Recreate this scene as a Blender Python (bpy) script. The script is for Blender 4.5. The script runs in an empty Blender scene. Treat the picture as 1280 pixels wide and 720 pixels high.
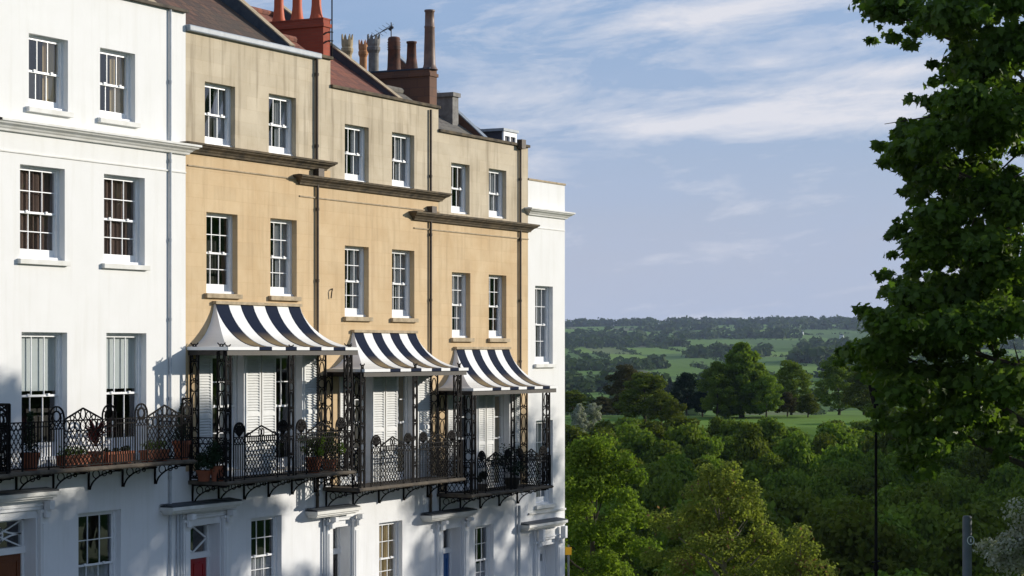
import bpy, math, random
import numpy as np
from mathutils import Vector, Matrix
R = math.radians
random.seed(7)
rng = np.random.default_rng(11)

# ------------------------------------------------------------------ camera, sky, sun, exposure
scene = bpy.context.scene
COL = scene.collection
TH = R(27.7); CS, SN = math.cos(TH), math.sin(TH)
FPX = 2743.0            # focal length in pixels of a 1280 wide picture
HY = 440.0              # row of the horizon
D, E = 30.1, 7.3        # camera distance from the terrace, eye height
cam_d = bpy.data.cameras.new('camera'); cam = bpy.data.objects.new('camera', cam_d); COL.objects.link(cam)
cam_d.sensor_width = 36; cam_d.lens = 36 * FPX / 1280; cam_d.shift_y = (HY - 360) / 1280
cam_d.clip_start = 0.5; cam_d.clip_end = 30000
cam.location = (0, -D, E); cam.rotation_euler = (R(90), 0, -(R(90) - TH))
scene.camera = cam

SUN_AZ = 49.0; SUN_EL = 15.0
sd = Vector((math.sin(R(SUN_AZ)) * math.cos(R(SUN_EL)), -math.cos(R(SUN_AZ)) * math.cos(R(SUN_EL)), math.sin(R(SUN_EL))))
sl = bpy.data.lights.new('sun', 'SUN'); so = bpy.data.objects.new('sun', sl); COL.objects.link(so)
sl.energy = 4.6; sl.angle = R(0.53); sl.color = (1.0, 0.93, 0.82)
so.rotation_euler = sd.to_track_quat('Z', 'Y').to_euler()

world = bpy.data.worlds.new('World'); scene.world = world; world.use_nodes = True
wt = world.node_tree; wn = wt.nodes; wl = wt.links; wn.clear()
def N(tree, typ, **kw):
    n = tree.nodes.new(typ)
    for k, v in kw.items():
        if k.startswith('i_'): n.inputs[k[2:].replace('_', ' ')].default_value = v
        else: setattr(n, k, v)
    return n
def mth(tree, op, a, b=None, clamp=False):
    n = tree.nodes.new('ShaderNodeMath'); n.operation = op; n.use_clamp = clamp
    for i, v in enumerate((a, b)):
        if v is None: continue
        if isinstance(v, (int, float)): n.inputs[i].default_value = v
        else: tree.links.new(v, n.inputs[i])
    return n.outputs[0]
def mixc(tree, f, a, b, blend='MIX'):
    n = tree.nodes.new('ShaderNodeMix'); n.data_type = 'RGBA'; n.blend_type = blend
    for i, v in ((0, f), (6, a), (7, b)):
        if isinstance(v, (int, float)): n.inputs[i].default_value = v
        elif isinstance(v, tuple): n.inputs[i].default_value = (*v[:3], 1)
        else: tree.links.new(v, n.inputs[i])
    return n.outputs[2]
def ramp(tree, src, stops):
    n = tree.nodes.new('ShaderNodeValToRGB'); el = n.color_ramp.elements
    while len(el) > 1: el.remove(el[-1])
    for i, (p, c) in enumerate(stops):
        e = el[0] if i == 0 else el.new(p)
        e.position = p
        if isinstance(c, (int, float)): c = (c, c, c)
        e.color = (*c[:3], 1)
    tree.links.new(src, n.inputs[0]); return n.outputs[0]

sky = wn.new('ShaderNodeTexSky'); sky.sky_type = 'NISHITA'; sky.sun_disc = False
sky.sun_elevation = R(SUN_EL); sky.sun_rotation = math.atan2(sd.x, sd.y)
sky.altitude = 60; sky.air_density = 1.0; sky.dust_density = 0.4; sky.ozone_density = 2.0
tc = wn.new('ShaderNodeTexCoord')
def dotdir(vec):
    n = wn.new('ShaderNodeVectorMath'); n.operation = 'DOT_PRODUCT'
    wl.new(tc.outputs['Generated'], n.inputs[0]); n.inputs[1].default_value = vec; return n.outputs['Value']
FWD, RGT = (CS, SN, 0), (SN, -CS, 0)
az = dotdir(RGT); el_ = dotdir((0, 0, 1)); fw = dotdir(FWD)
cmb = wn.new('ShaderNodeCombineXYZ'); wl.new(az, cmb.inputs[0]); wl.new(fw, cmb.inputs[1])
tilt = mth(wt, 'SUBTRACT', el_, mth(wt, 'MULTIPLY', az, 0.10))
wl.new(mth(wt, 'MULTIPLY', tilt, 4.2), cmb.inputs[2])
def wnoise(scale, detail, rough, dist, w):
    n = wn.new('ShaderNodeTexNoise'); n.noise_dimensions = '4D'; wl.new(cmb.outputs[0], n.inputs['Vector'])
    n.inputs['Scale'].default_value = scale; n.inputs['Detail'].default_value = detail
    n.inputs['Roughness'].default_value = rough; n.inputs['Distortion'].default_value = dist; n.inputs['W'].default_value = w
    return n.outputs['Fac']
n1 = wnoise(5.5, 9, 0.58, 0.35, 3.1)      # broad veils
n2 = wnoise(13, 12, 0.66, 0.35, 7.7)      # broken cloud detail
def puff(px, py, sx, sy, amp):           # a cloud bank in a given direction of the sky
    a0 = (px - 640) / FPX; e0 = (HY - py) / FPX - 0.10 * a0
    da = mth(wt, 'MULTIPLY', mth(wt, 'SUBTRACT', az, a0), FPX / sx)
    de = mth(wt, 'MULTIPLY', mth(wt, 'SUBTRACT', tilt, e0), FPX / sy)
    r2 = mth(wt, 'ADD', mth(wt, 'MULTIPLY', da, da), mth(wt, 'MULTIPLY', de, de))
    return mth(wt, 'MULTIPLY', mth(wt, 'EXPONENT', mth(wt, 'MULTIPLY', r2, -1.0)), amp)
bank = puff(980, 142, 240, 34, 0.34)
for a in ((900, 18, 220, 22, .36), (1100, 95, 70, 14, .28), (960, 82, 45, 9, .25), (1140, 150, 150, 30, .2), (600, 120, 160, 60, .12), (820, 160, 110, 14, .16)):
    bank = mth(wt, 'ADD', bank, puff(*a))
cl = mth(wt, 'ADD', mth(wt, 'ADD', mth(wt, 'MULTIPLY', n2, 1.5), mth(wt, 'MULTIPLY', n1, 0.3)), bank)
cmask = ramp(wt, mth(wt, 'SUBTRACT', cl, .5), [(0.0, 0), (0.43, 0), (0.61, .42), (0.84, 1)])
veil = ramp(wt, n1, [(0.32, 0.10), (0.62, 0.62)])
hor = ramp(wt, el_, [(0.0, 0.95), (0.05, 0.80), (0.10, 0.35), (0.15, .10), (0.5, 0.1)])
SKYK = 0.085
skyc = wn.new('ShaderNodeVectorMath'); skyc.operation = 'SCALE'; wl.new(sky.outputs[0], skyc.inputs[0]); skyc.inputs['Scale'].default_value = 1.0
VE = 1.0 / SKYK
c0 = mixc(wt, 0.6, skyc.outputs[0], (0.21 * VE, 0.36 * VE, 0.65 * VE))
c1 = mixc(wt, hor, c0, (0.43 * VE, 0.45 * VE, 0.54 * VE))
c2 = mixc(wt, mth(wt, 'MULTIPLY', veil, 0.75), c1, (0.35 * VE, 0.44 * VE, 0.62 * VE))
c3 = mixc(wt, cmask, c2, (0.64 * VE, 0.65 * VE, 0.71 * VE))
bg = wn.new('ShaderNodeBackground'); bg.inputs['Strength'].default_value = SKYK
wl.new(c3, bg.inputs[0]); wo = wn.new('ShaderNodeOutputWorld'); wl.new(bg.outputs[0], wo.inputs[0])

vs = scene.view_settings; vs.view_transform = 'Standard'; vs.look = 'None'; vs.gamma = 1; vs.use_curve_mapping = False
vs.exposure = 0.22
scene.cycles.max_bounces = 8; scene.cycles.transparent_max_bounces = 24; scene.cycles.volume_bounces = 0
scene.cycles.volume_max_steps = 64
scene.cycles.use_denoising = True

# ------------------------------------------------------------------ picture geometry helpers (1280x720 rows and columns -> the real planes)
def W(x, y, v=0.0):
    """point on the plane v metres in front of the terrace"""
    k = (x - 640) / FPX; t = (D - v) / (SN - k * CS)
    return Vector((t * (CS + k * SN), -v, E - (y - HY) / FPX * t))
def PX(x, v=0.0): return W(x, HY, v).x
def PZ(x, y, v=0.0): return W(x, y, v).z
def G(x, y, t):
    k = (x - 640) / FPX
    return Vector((t * (CS + k * SN), -D + t * (SN - k * CS), E - (y - HY) / FPX * t))
def TL(t, l, z=0.0): return Vector((t * CS + l * SN, -D + t * SN - l * CS, z))
def Vof(x, X):
    k = (x - 640) / FPX; return D - X * (SN - k * CS) / (CS + k * SN)

# ------------------------------------------------------------------ materials
def mat(name):
    m = bpy.data.materials.new(name); m.use_nodes = True
    t = m.node_tree; b = t.nodes['Principled BSDF']; return m, t, b
def noise(t, scale, detail=5, rough=0.55, vec=None, dist=0.0):
    n = t.nodes.new('ShaderNodeTexNoise'); n.inputs['Scale'].default_value = scale
    n.inputs['Detail'].default_value = detail; n.inputs['Roughness'].default_value = rough; n.inputs['Distortion'].default_value = dist
    if vec is not None: t.links.new(vec, n.inputs['Vector'])
    return n.outputs['Fac']
def coords(t, scale=(1, 1, 1), loc=(0, 0, 0), rot=(0, 0, 0)):
    c = t.nodes.new('ShaderNodeNewGeometry'); m = t.nodes.new('ShaderNodeMapping')
    m.inputs['Scale'].default_value = scale; m.inputs['Location'].default_value = loc; m.inputs['Rotation'].default_value = rot
    t.links.new(c.outputs['Position'], m.inputs[0]); return m.outputs[0]
def bump(t, b, h, strength=0.3, dist=0.01):
    n = t.nodes.new('ShaderNodeBump'); n.inputs['Strength'].default_value = strength; n.inputs['Distance'].default_value = dist
    t.links.new(h, n.inputs['Height']); t.links.new(n.outputs[0], b.inputs['Normal'])
def simple(name, c1, c2, scale=3, rough=0.7, bs=0.2, metal=0.0, spec=0.3, stretch=(1, 1, 1)):
    m, t, b = mat(name); v = coords(t, stretch)
    f = ramp(t, noise(t, scale, 6, 0.6, v), [(0.3, 0.0), (0.7, 1.0)])
    t.links.new(mixc(t, f, c1, c2), b.inputs['Base Color'])
    b.inputs['Roughness'].default_value = rough; b.inputs['Metallic'].default_value = metal
    b.inputs['Specular IOR Level'].default_value = spec
    if bs: bump(t, b, noise(t, scale * 8, 4, 0.6, v), bs, 0.01)
    return m
def plaster(name, base, dirt_or_glare, streak, amount, courses=None, spec=0.25):
    """render or stone facing: blotches, rain streaks, faint ashlar joints"""
    m, t, b = mat(name)
    v = coords(t); vs_ = coords(t, (2.6, 2.6, 0.22))
    blot = ramp(t, noise(t, 0.9, 7, 0.62, v, 0.4), [(0.35, 0), (0.72, 1)])
    stk = ramp(t, noise(t, 1.6, 6, 0.6, vs_), [(0.50, 0), (0.78, 1)])
    c = mixc(t, mth(t, 'MULTIPLY', blot, amount), base, dirt_or_glare)
    c = mixc(t, mth(t, 'MULTIPLY', stk, amount), c, streak)
    h = noise(t, 30, 4, 0.6, v)
    if courses:
        vr = coords(t, (1, 1, 1), rot=(R(90), 0, 0))
        br = t.nodes.new('ShaderNodeTexBrick'); t.links.new(vr, br.inputs['Vector'])
        br.inputs['Scale'].default_value = 1.0; br.inputs['Mortar Size'].default_value = 0.006
        br.inputs['Brick Width'].default_value = courses[0]; br.inputs['Row Height'].default_value = courses[1]
        br.inputs['Color1'].default_value = (1, 1, 1, 1); br.inputs['Color2'].default_value = (courses[2],) * 3 + (1,)
        br.inputs['Mortar'].default_value = (0.90, 0.88, 0.85, 1); br.inputs['Bias'].default_value = 0.1
        c = mixc(t, 1.0, c, br.outputs['Color'], 'MULTIPLY')
        h = mth(t, 'SUBTRACT', h, mth(t, 'MULTIPLY', br.outputs['Fac'], 1.5))
    t.links.new(c, b.inputs['Base Color']); b.inputs['Roughness'].default_value = 0.82
    b.inputs['Specular IOR Level'].default_value = spec
    bump(t, b, h, 0.25, 0.006); return m
M = {}
M['stucco'] = plaster('white_stucco', (.76, .76, .75), (.67, .67, .64), (.60, .59, .54), .42)
M['stucco_low'] = plaster('white_masonry_paint', (.78, .79, .80), (.66, .67, .68), (.58, .58, .55), .5)
M['stone'] = plaster('honey_limestone', (.625, .475, .29), (.53, .37, .20), (.45, .32, .18), .95, (0.9, 0.32, .93))
M['stone_grey'] = plaster('weathered_limestone', (.585, .505, .375), (.46, .38, .26), (.24, .19, .125), .95, (0.9, 0.32, .9))
M['cornice_dark'] = simple('sooty_cornice_stone', (.035, .03, .022), (.15, .115, .07), 4, .9, .5)
M['cornice_white'] = simple('painted_cornice', (.74, .74, .72), (.60, .59, .54), 3, .7, .2)
M['sill_stone'] = simple('stone_sill', (.50, .40, .27), (.28, .22, .14), 6, .9, .4)
M['paint'] = simple('white_gloss_paint', (.80, .81, .82), (.72, .73, .74), 6, .35, .05, spec=.5)
M['shutter'] = simple('white_shutter_paint', (.76, .77, .76), (.66, .67, .66), 5, .5, .08)
M['iron'] = simple('black_iron_paint', (.004, .004, .005), (.011, .009, .008), 9, .75, .1, spec=.1)
M['slab'] = simple('dark_stone_slab', (.14, .115, .085), (.05, .042, .035), 4, .9, .4)
M['lead'] = simple('grey_lead', (.30, .34, .38), (.20, .23, .26), 5, .5, .2, spec=.4)
M['lead_dark'] = simple('dark_lead', (.035, .045, .06), (.07, .08, .09), 5, .6, .2)
M['pipe_iron'] = simple('brown_iron_pipe', (.05, .038, .028), (.10, .07, .045), 6, .6, .2)
M['pipe_grey'] = simple('grey_painted_pipe', (.52, .55, .58), (.42, .45, .48), 6, .5, .1)
M['terracotta'] = simple('terracotta', (.31, .10, .048), (.20, .07, .04), 7, .85, .3)
M['potred'] = simple('red_painted_clay', (.55, .105, .035), (.42, .08, .03), 5, .6, .2)
M['potcream'] = simple('cream_clay', (.50, .40, .24), (.32, .25, .15), 6, .85, .3)
M['potorange'] = simple('buff_orange_clay', (.58, .29, .13), (.40, .19, .09), 6, .85, .3)
M['potgrey'] = simple('sooty_grey_clay', (.27, .26, .24), (.14, .13, .12), 6, .85, .3)
M['potbrown'] = simple('sooty_brown_clay', (.19, .075, .045), (.055, .04, .035), 5, .8, .3)
M['pottall'] = simple('brown_glazed_clay', (.25, .16, .115), (.12, .08, .065), 4, .5, .3)
M['flaunch'] = simple('blue_black_mortar', (.045, .075, .115), (.03, .04, .055), 5, .7, .3)
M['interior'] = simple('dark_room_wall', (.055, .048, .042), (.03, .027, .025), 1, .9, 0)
M['fascia'] = simple('black_painted_board', (.018, .016, .015), (.04, .032, .026), 6, .5, .1)
M['curtain_tan'] = simple('tan_curtain', (.62, .46, .25), (.48, .34, .18), 9, .9, 0, stretch=(6, 6, .2))
M['curtain_brown'] = simple('brown_curtain', (.20, .125, .095), (.14, .085, .065), 9, .9, 0, stretch=(6, 6, .2))
M['curtain_grey'] = simple('grey_curtain', (.50, .48, .48), (.36, .35, .36), 9, .9, 0, stretch=(6, 6, .2))
M['blind'] = simple('white_blind', (.74, .74, .70), (.66, .66, .62), 9, .9, 0, stretch=(5, 5, .2))
M['door_red'] = simple('red_door_paint', (.33, .008, .012), (.28, .008, .012), 4, .3, .05, spec=.6)
M['door_blue'] = simple('blue_door_paint', (.012, .10, .30), (.01, .085, .26), 4, .3, .05, spec=.6)
M['door_black'] = simple('black_door_paint', (.012, .012, .015), (.016, .016, .018), 4, .25, .05, spec=.6)
M['door_brown'] = simple('varnished_wood_door', (.17, .055, .02), (.10, .032, .014), 6, .35, .1, stretch=(8, 8, .6))
M['brass'] = simple('brass', (.65, .48, .2), (.5, .36, .15), 6, .3, 0, metal=1.0)
M['dormer'] = simple('dark_slate_cheek', (.035, .038, .048), (.06, .06, .07), 6, .7, .2)
M['bark'] = simple('bark', (.095, .075, .05), (.05, .04, .028), 12, .95, .6, stretch=(1, 1, .3))
M['bark_pale'] = simple('pale_bark', (.24, .21, .16), (.13, .11, .085), 12, .95, .5, stretch=(1, 1, .3))
M['asphalt'] = simple('asphalt', (.05, .05, .052), (.065, .064, .062), 8, .9, .4)
M['paving'] = simple('paving_stone', (.30, .28, .25), (.22, .21, .19), 2, .9, .3)
M['steel'] = simple('grey_painted_steel', (.13, .15, .165), (.10, .11, .125), 6, .5, .1)
M['yellow'] = simple('yellow_sign_paint', (.80, .42, .02), (.75, .38, .02), 5, .5, 0)
M['wood_seat'] = simple('pale_timber', (.5, .46, .38), (.4, .36, .29), 6, .7, .1)

def brickmat(name, c1, c2, mort, bw=.225, rh=.075):
    m, t, b = mat(name)
    g = t.nodes.new('ShaderNodeNewGeometry'); s = t.nodes.new('ShaderNodeSeparateXYZ'); t.links.new(g.outputs['Position'], s.inputs[0])
    cb = t.nodes.new('ShaderNodeCombineXYZ'); t.links.new(mth(t, 'ADD', s.outputs[0], s.outputs[1]), cb.inputs[0]); t.links.new(s.outputs[2], cb.inputs[1])
    br = t.nodes.new('ShaderNodeTexBrick'); t.links.new(cb.outputs[0], br.inputs['Vector']); br.inputs['Scale'].default_value = 1
    br.inputs['Brick Width'].default_value = bw; br.inputs['Row Height'].default_value = rh; br.inputs['Mortar Size'].default_value = .008
    br.inputs['Color1'].default_value = (*c1, 1); br.inputs['Color2'].default_value = (*c2, 1); br.inputs['Mortar'].default_value = (*mort, 1)
    f = ramp(t, noise(t, 1.2, 6, .6), [(.35, 0), (.7, 1)])
    c = mixc(t, mth(t, 'MULTIPLY', f, .55), br.outputs['Color'], tuple(x * .35 for x in c1))
    t.links.new(c, b.inputs['Base Color']); b.inputs['Roughness'].default_value = .9
    bump(t, b, br.outputs['Fac'], -.4, .01); return m
M['brick_red'] = brickmat('red_painted_brick', (.40, .075, .035), (.33, .06, .03), (.30, .08, .045))
M['brick_brown'] = brickmat('sooty_stone_blocks', (.17, .085, .05), (.12, .065, .045), (.08, .05, .04), .5, .25)
def tilemat(name, c1, c2, c3, along=.24, up=.3, rough=.85, bs=.6):
    m, t, b = mat(name)
    g = t.nodes.new('ShaderNodeNewGeometry'); s = t.nodes.new('ShaderNodeSeparateXYZ'); t.links.new(g.outputs['Position'], s.inputs[0])
    cb = t.nodes.new('ShaderNodeCombineXYZ'); t.links.new(s.outputs[0], cb.inputs[0]); t.links.new(mth(t, 'MULTIPLY', s.outputs[1], 1.22), cb.inputs[1])
    br = t.nodes.new('ShaderNodeTexBrick'); t.links.new(cb.outputs[0], br.inputs['Vector']); br.inputs['Scale'].default_value = 1
    br.inputs['Brick Width'].default_value = along; br.inputs['Row Height'].default_value = up; br.inputs['Mortar Size'].default_value = .016
    br.inputs['Color1'].default_value = (*c1, 1); br.inputs['Color2'].default_value = (*c2, 1); br.inputs['Mortar'].default_value = (*(x * .35 for x in c1), 1)
    f = ramp(t, noise(t, 1.7, 7, .65), [(.35, 0), (.65, 1)])
    c = mixc(t, mth(t, 'MULTIPLY', f, .7), br.outputs['Color'], c3)
    t.links.new(c, b.inputs['Base Color']); b.inputs['Roughness'].default_value = rough
    h = mth(t, 'ADD', mth(t, 'MULTIPLY', br.outputs['Fac'], -1.0), noise(t, 25, 3))
    bump(t, b, h, bs, .02); return m
M['tile_brown'] = tilemat('brown_clay_tiles', (.15, .07, .04), (.065, .036, .026), (.05, .045, .03))
M['pantile'] = tilemat('red_pantiles', (.30, .095, .045), (.16, .05, .032), (.10, .045, .03), .25, .34)
M['slate'] = tilemat('grey_slates', (.085, .085, .095), (.065, .066, .075), (.11, .10, .085), .3, .22, .55, .3)
M['slate_grey'] = tilemat('lichen_grey_slates', (.14, .125, .11), (.10, .095, .085), (.17, .15, .11), .3, .22, .8, .3)

def glassmat():
    m, t, b = mat('window_glass'); t.nodes.remove(b)
    o = t.nodes['Material Output']
    tr = t.nodes.new('ShaderNodeBsdfTransparent'); tr.inputs[0].default_value = (.80, .84, .86, 1)
    gl = t.nodes.new('ShaderNodeBsdfGlossy'); gl.inputs['Roughness'].default_value = .02; gl.inputs[0].default_value = (.9, .93, 1, 1)
    ge = t.nodes.new('ShaderNodeNewGeometry'); dp = t.nodes.new('ShaderNodeVectorMath'); dp.operation = 'DOT_PRODUCT'
    t.links.new(ge.outputs['Incoming'], dp.inputs[0]); t.links.new(ge.outputs['True Normal'], dp.inputs[1])   # same reflectance from both sides of the pane
    sch = mth(t, 'ADD', mth(t, 'MULTIPLY', mth(t, 'POWER', mth(t, 'SUBTRACT', 1.0, mth(t, 'ABSOLUTE', dp.outputs['Value'])), 4.0), .9), .10, True)
    bp = t.nodes.new('ShaderNodeBump'); bp.inputs['Strength'].default_value = .08; bp.inputs['Distance'].default_value = .02
    t.links.new(noise(t, 2.2, 2, .5, coords(t)), bp.inputs['Height']); t.links.new(bp.outputs[0], gl.inputs['Normal'])
    mx = t.nodes.new('ShaderNodeMixShader')
    t.links.new(sch, mx.inputs[0]); t.links.new(tr.outputs[0], mx.inputs[1]); t.links.new(gl.outputs[0], mx.inputs[2])
    t.links.new(mx.outputs[0], o.inputs[0]); return m
M['glass'] = glassmat()

def leafmat(name, c1, c2, transl=.35, extra=None, var=.5, rough=.75, spec=.06):
    """foliage: tint per leaf from the attribute 'tint', per tree from the object's random number"""
    m, t, b = mat(name); o = t.nodes['Material Output']
    a = t.nodes.new('ShaderNodeAttribute'); a.attribute_name = 'tint'
    oi = t.nodes.new('ShaderNodeObjectInfo')
    c = mixc(t, a.outputs['Fac'], c1, c2)
    if extra is not None:
        g = mth(t, 'GREATER_THAN', a.outputs['Fac'], extra[0]); c = mixc(t, g, c, extra[1])
    hs = t.nodes.new('ShaderNodeHueSaturation')
    t.links.new(mth(t, 'ADD', mth(t, 'MULTIPLY', oi.outputs['Random'], .05 * var), .5 - .025 * var), hs.inputs['Hue'])
    t.links.new(mth(t, 'ADD', mth(t, 'MULTIPLY', oi.outputs['Random'], 1.0 * var), 1 - .5 * var), hs.inputs['Value'])
    hs.inputs['Saturation'].default_value = 1.0
    t.links.new(c, hs.inputs['Color'])
    t.links.new(hs.outputs[0], b.inputs['Base Color']); b.inputs['Roughness'].default_value = rough; b.inputs['Specular IOR Level'].default_value = spec
    tb = t.nodes.new('ShaderNodeBsdfTranslucent')
    t.links.new(mixc(t, 1.0, hs.outputs[0], (1.25, 1.35, .7), 'MULTIPLY'), tb.inputs[0])
    mx = t.nodes.new('ShaderNodeMixShader'); mx.inputs[0].default_value = transl
    t.links.new(b.outputs[0], mx.inputs[1]); t.links.new(tb.outputs[0], mx.inputs[2]); t.links.new(mx.outputs[0], o.inputs[0]); return m
M['leaf_maple'] = leafmat('maple_leaves', (.05, .095, .014), (.115, .175, .026), .5, var=0, rough=.5, spec=.2)
M['leaf_bright'] = leafmat('fresh_green_leaves', (.085, .14, .018), (.20, .265, .038), .5, var=0)
M['leaf_yellow'] = leafmat('yellow_green_leaves', (.14, .17, .035), (.23, .255, .058), .5, (.93, (.20, .11, .07)), var=0)
M['leaf_wood'] = leafmat('woodland_leaves', (.07, .11, .014), (.175, .215, .026), .33, var=.7)
M['leaf_dark'] = leafmat('dark_evergreen_leaves', (.012, .028, .016), (.022, .042, .022), .15, var=.2)
M['leaf_bronze'] = leafmat('bronze_leaves', (.055, .05, .02), (.09, .08, .03), .2, var=.2)
M['blossom'] = leafmat('hawthorn_blossom', (.30, .31, .24), (.46, .46, .38), .25, (.7, (.10, .14, .04)), var=.1)
M['leaf_shrub'] = leafmat('box_shrub_leaves', (.05, .09, .015), (.11, .16, .025), .3, var=.1)
M['leaf_purple'] = leafmat('purple_cordyline_leaves', (.10, .022, .03), (.16, .035, .04), .3, var=.1)
M['leaf_far'] = leafmat('hedgerow_leaves', (.03, .055, .018), (.06, .09, .026), .2, var=0)

def stripe_mat(name, c, dirt_or_glare):
    m, t, b = mat(name)
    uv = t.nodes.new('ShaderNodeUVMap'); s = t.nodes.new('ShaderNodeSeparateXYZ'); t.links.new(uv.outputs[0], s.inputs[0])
    low = ramp(t, s.outputs[1], [(.42, 0), (.68, 1)])  # towards the gutter: sun glare and dust painted into the stripe colour
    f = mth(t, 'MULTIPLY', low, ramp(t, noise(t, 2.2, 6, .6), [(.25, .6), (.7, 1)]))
    t.links.new(mixc(t, f, c, dirt_or_glare), b.inputs['Base Color']); b.inputs['Roughness'].default_value = .8; b.inputs['Specular IOR Level'].default_value = .06
    return m
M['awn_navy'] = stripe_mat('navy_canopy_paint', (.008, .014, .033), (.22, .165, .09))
M['awn_white'] = stripe_mat('white_canopy_paint', (.80, .80, .79), (.64, .62, .57))

# ------------------------------------------------------------------ mesh helpers
class MB:
    def __init__(s): s.v = []; s.f = []; s.m = []; s.uv = []
    def face(s, pts, mi=0, uv=None):
        b = len(s.v); s.v += [tuple(p) for p in pts]; s.f.append(tuple(range(b, b + len(pts)))); s.m.append(mi); s.uv.append(uv)
    def box(s, x0, x1, y0, y1, z0, z1, mi=0):
        b = len(s.v)
        s.v += [(x0, y0, z0), (x1, y0, z0), (x1, y1, z0), (x0, y1, z0), (x0, y0, z1), (x1, y0, z1), (x1, y1, z1), (x0, y1, z1)]
        for q in ((0, 3, 2, 1), (4, 5, 6, 7), (0, 1, 5, 4), (1, 2, 6, 5), (2, 3, 7, 6), (3, 0, 4, 7)):
            s.f.append(tuple(b + i for i in q)); s.m.append(mi); s.uv.append(None)
    def bar(s, p, q, w, d=None, nrm=Vector((0, -1, 0)), mi=0):
        """rectangular bar from p to q, w wide in the panel, d thick along nrm"""
        p = Vector(p); q = Vector(q); a = q - p
        if a.length < 1e-6: return
        a.normalize(); d = w if d is None else d
        n = nrm - a * nrm.dot(a)
        if n.length < 1e-4: n = Vector((1, 0, 0)) - a * a.x
        n.normalize(); sdir = a.cross(n)
        b = len(s.v)
        for c in (p, q):
            for i, j in ((-1, -1), (1, -1), (1, 1), (-1, 1)): s.v.append(tuple(c + sdir * (w / 2 * i) + n * (d / 2 * j)))
        for f in ((0, 1, 2, 3), (7, 6, 5, 4), (0, 4, 5, 1), (1, 5, 6, 2), (2, 6, 7, 3), (3, 7, 4, 0)):
            s.f.append(tuple(b + i for i in f)); s.m.append(mi); s.uv.append(None)
    def tube(s, pts, rad, n=8, mi=0, cap=True):
        pts = [Vector(p) for p in pts]; rad = rad if isinstance(rad, (list, tuple)) else [rad] * len(pts)
        b = len(s.v); ref = Vector((0.3, 0.2, 1)).normalized()
        for i, p in enumerate(pts):
            a = (pts[min(i + 1, len(pts) - 1)] - pts[max(i - 1, 0)]).normalized()
            u = a.cross(ref)
            if u.length < .05: u = a.cross(Vector((1, 0, 0)))
            u.normalize(); w = a.cross(u)
            for k in range(n):
                an = 2 * math.pi * k / n; s.v.append(tuple(p + (u * math.cos(an) + w * math.sin(an)) * rad[i]))
        for i in range(len(pts) - 1):
            for k in range(n):
                k2 = (k + 1) % n; s.f.append((b + i * n + k, b + i * n + k2, b + (i + 1) * n + k2, b + (i + 1) * n + k)); s.m.append(mi); s.uv.append(None)
        if cap:
            for o in (0, (len(pts) - 1) * n): s.f.append(tuple(b + o + k for k in range(n))); s.m.append(mi); s.uv.append(None)
    def lathe(s, c, prof, n=14, mi=0):
        """prof: (radius, z) pairs"""
        b = len(s.v)
        for r, z in prof:
            for k in range(n):
                an = 2 * math.pi * k / n; s.v.append((c[0] + r * math.cos(an), c[1] + r * math.sin(an), c[2] + z))
        for i in range(len(prof) - 1):
            for k in range(n):
                k2 = (k + 1) % n; s.f.append((b + i * n + k, b + i * n + k2, b + (i + 1) * n + k2, b + (i + 1) * n + k)); s.m.append(mi); s.uv.append(None)
    def build(s, name, mats, parent=None, smooth=False, bevel=0):
        me = bpy.data.meshes.new(name); me.from_pydata(s.v, [], s.f)
        for mm in (mats if isinstance(mats, (list, tuple)) else [mats]): me.materials.append(M[mm] if isinstance(mm, str) else mm)
        me.polygons.foreach_set('material_index', s.m)
        if any(u is not None for u in s.uv):
            ul = me.uv_layers.new(name='UVMap'); i = 0
            for f, u in zip(s.f, s.uv):
                for k in range(len(f)):
                    ul.data[i].uv = u[k] if u is not None else (0, 0); i += 1
        if smooth: me.polygons.foreach_set('use_smooth', [True] * len(me.polygons))
        me.update()
        o = bpy.data.objects.new(name, me); COL.objects.link(o)
        if parent is not None:
            o.parent = parent
            o.matrix_parent_inverse = parent_inv(parent)
        if bevel:
            bm = o.modifiers.new('bevel', 'BEVEL'); bm.width = bevel; bm.segments = 2; bm.limit_method = 'ANGLE'
        return o
def world_of(o):
    m = o.matrix_basis.copy()
    while o.parent is not None:
        m = o.parent.matrix_basis @ o.matrix_parent_inverse @ m if False else (o.matrix_parent_inverse @ m); o = o.parent; m = o.matrix_basis @ m
    return m
def parent_inv(p): return world_of(p).inverted()
def tag(o, label=None, cat=None, group=None, kind=None):
    if label: o['label'] = label
    if cat: o['category'] = cat
    if group: o['group'] = group
    if kind: o['kind'] = kind
    return o
def empty(name, loc, label, cat, group=None):
    o = bpy.data.objects.new(name, None); COL.objects.link(o); o.location = loc; o.empty_display_size = .3
    return tag(o, label, cat, group)
def struct(o): o['kind'] = 'structure'; return o
def np_mesh(name, verts, faces, material, tint=None, smooth=False, mats=None):
    """faces: (n,k) int array"""
    me = bpy.data.meshes.new(name); n, k = faces.shape
    me.vertices.add(len(verts)); me.vertices.foreach_set('co', np.ascontiguousarray(verts, dtype=np.float32).ravel())
    me.loops.add(n * k); me.loops.foreach_set('vertex_index', faces.astype(np.int32).ravel())
    me.polygons.add(n); me.polygons.foreach_set('loop_start', np.arange(0, n * k, k, dtype=np.int32)); me.polygons.foreach_set('loop_total', np.full(n, k, dtype=np.int32))
    me.materials.append(M[material])
    if tint is not None:
        at = me.attributes.new('tint', 'FLOAT', 'FACE'); at.data.foreach_set('value', tint.astype(np.float32))
    me.update(calc_edges=True); me.validate()
    if smooth: me.polygons.foreach_set('use_smooth', [True] * n)
    return me

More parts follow.
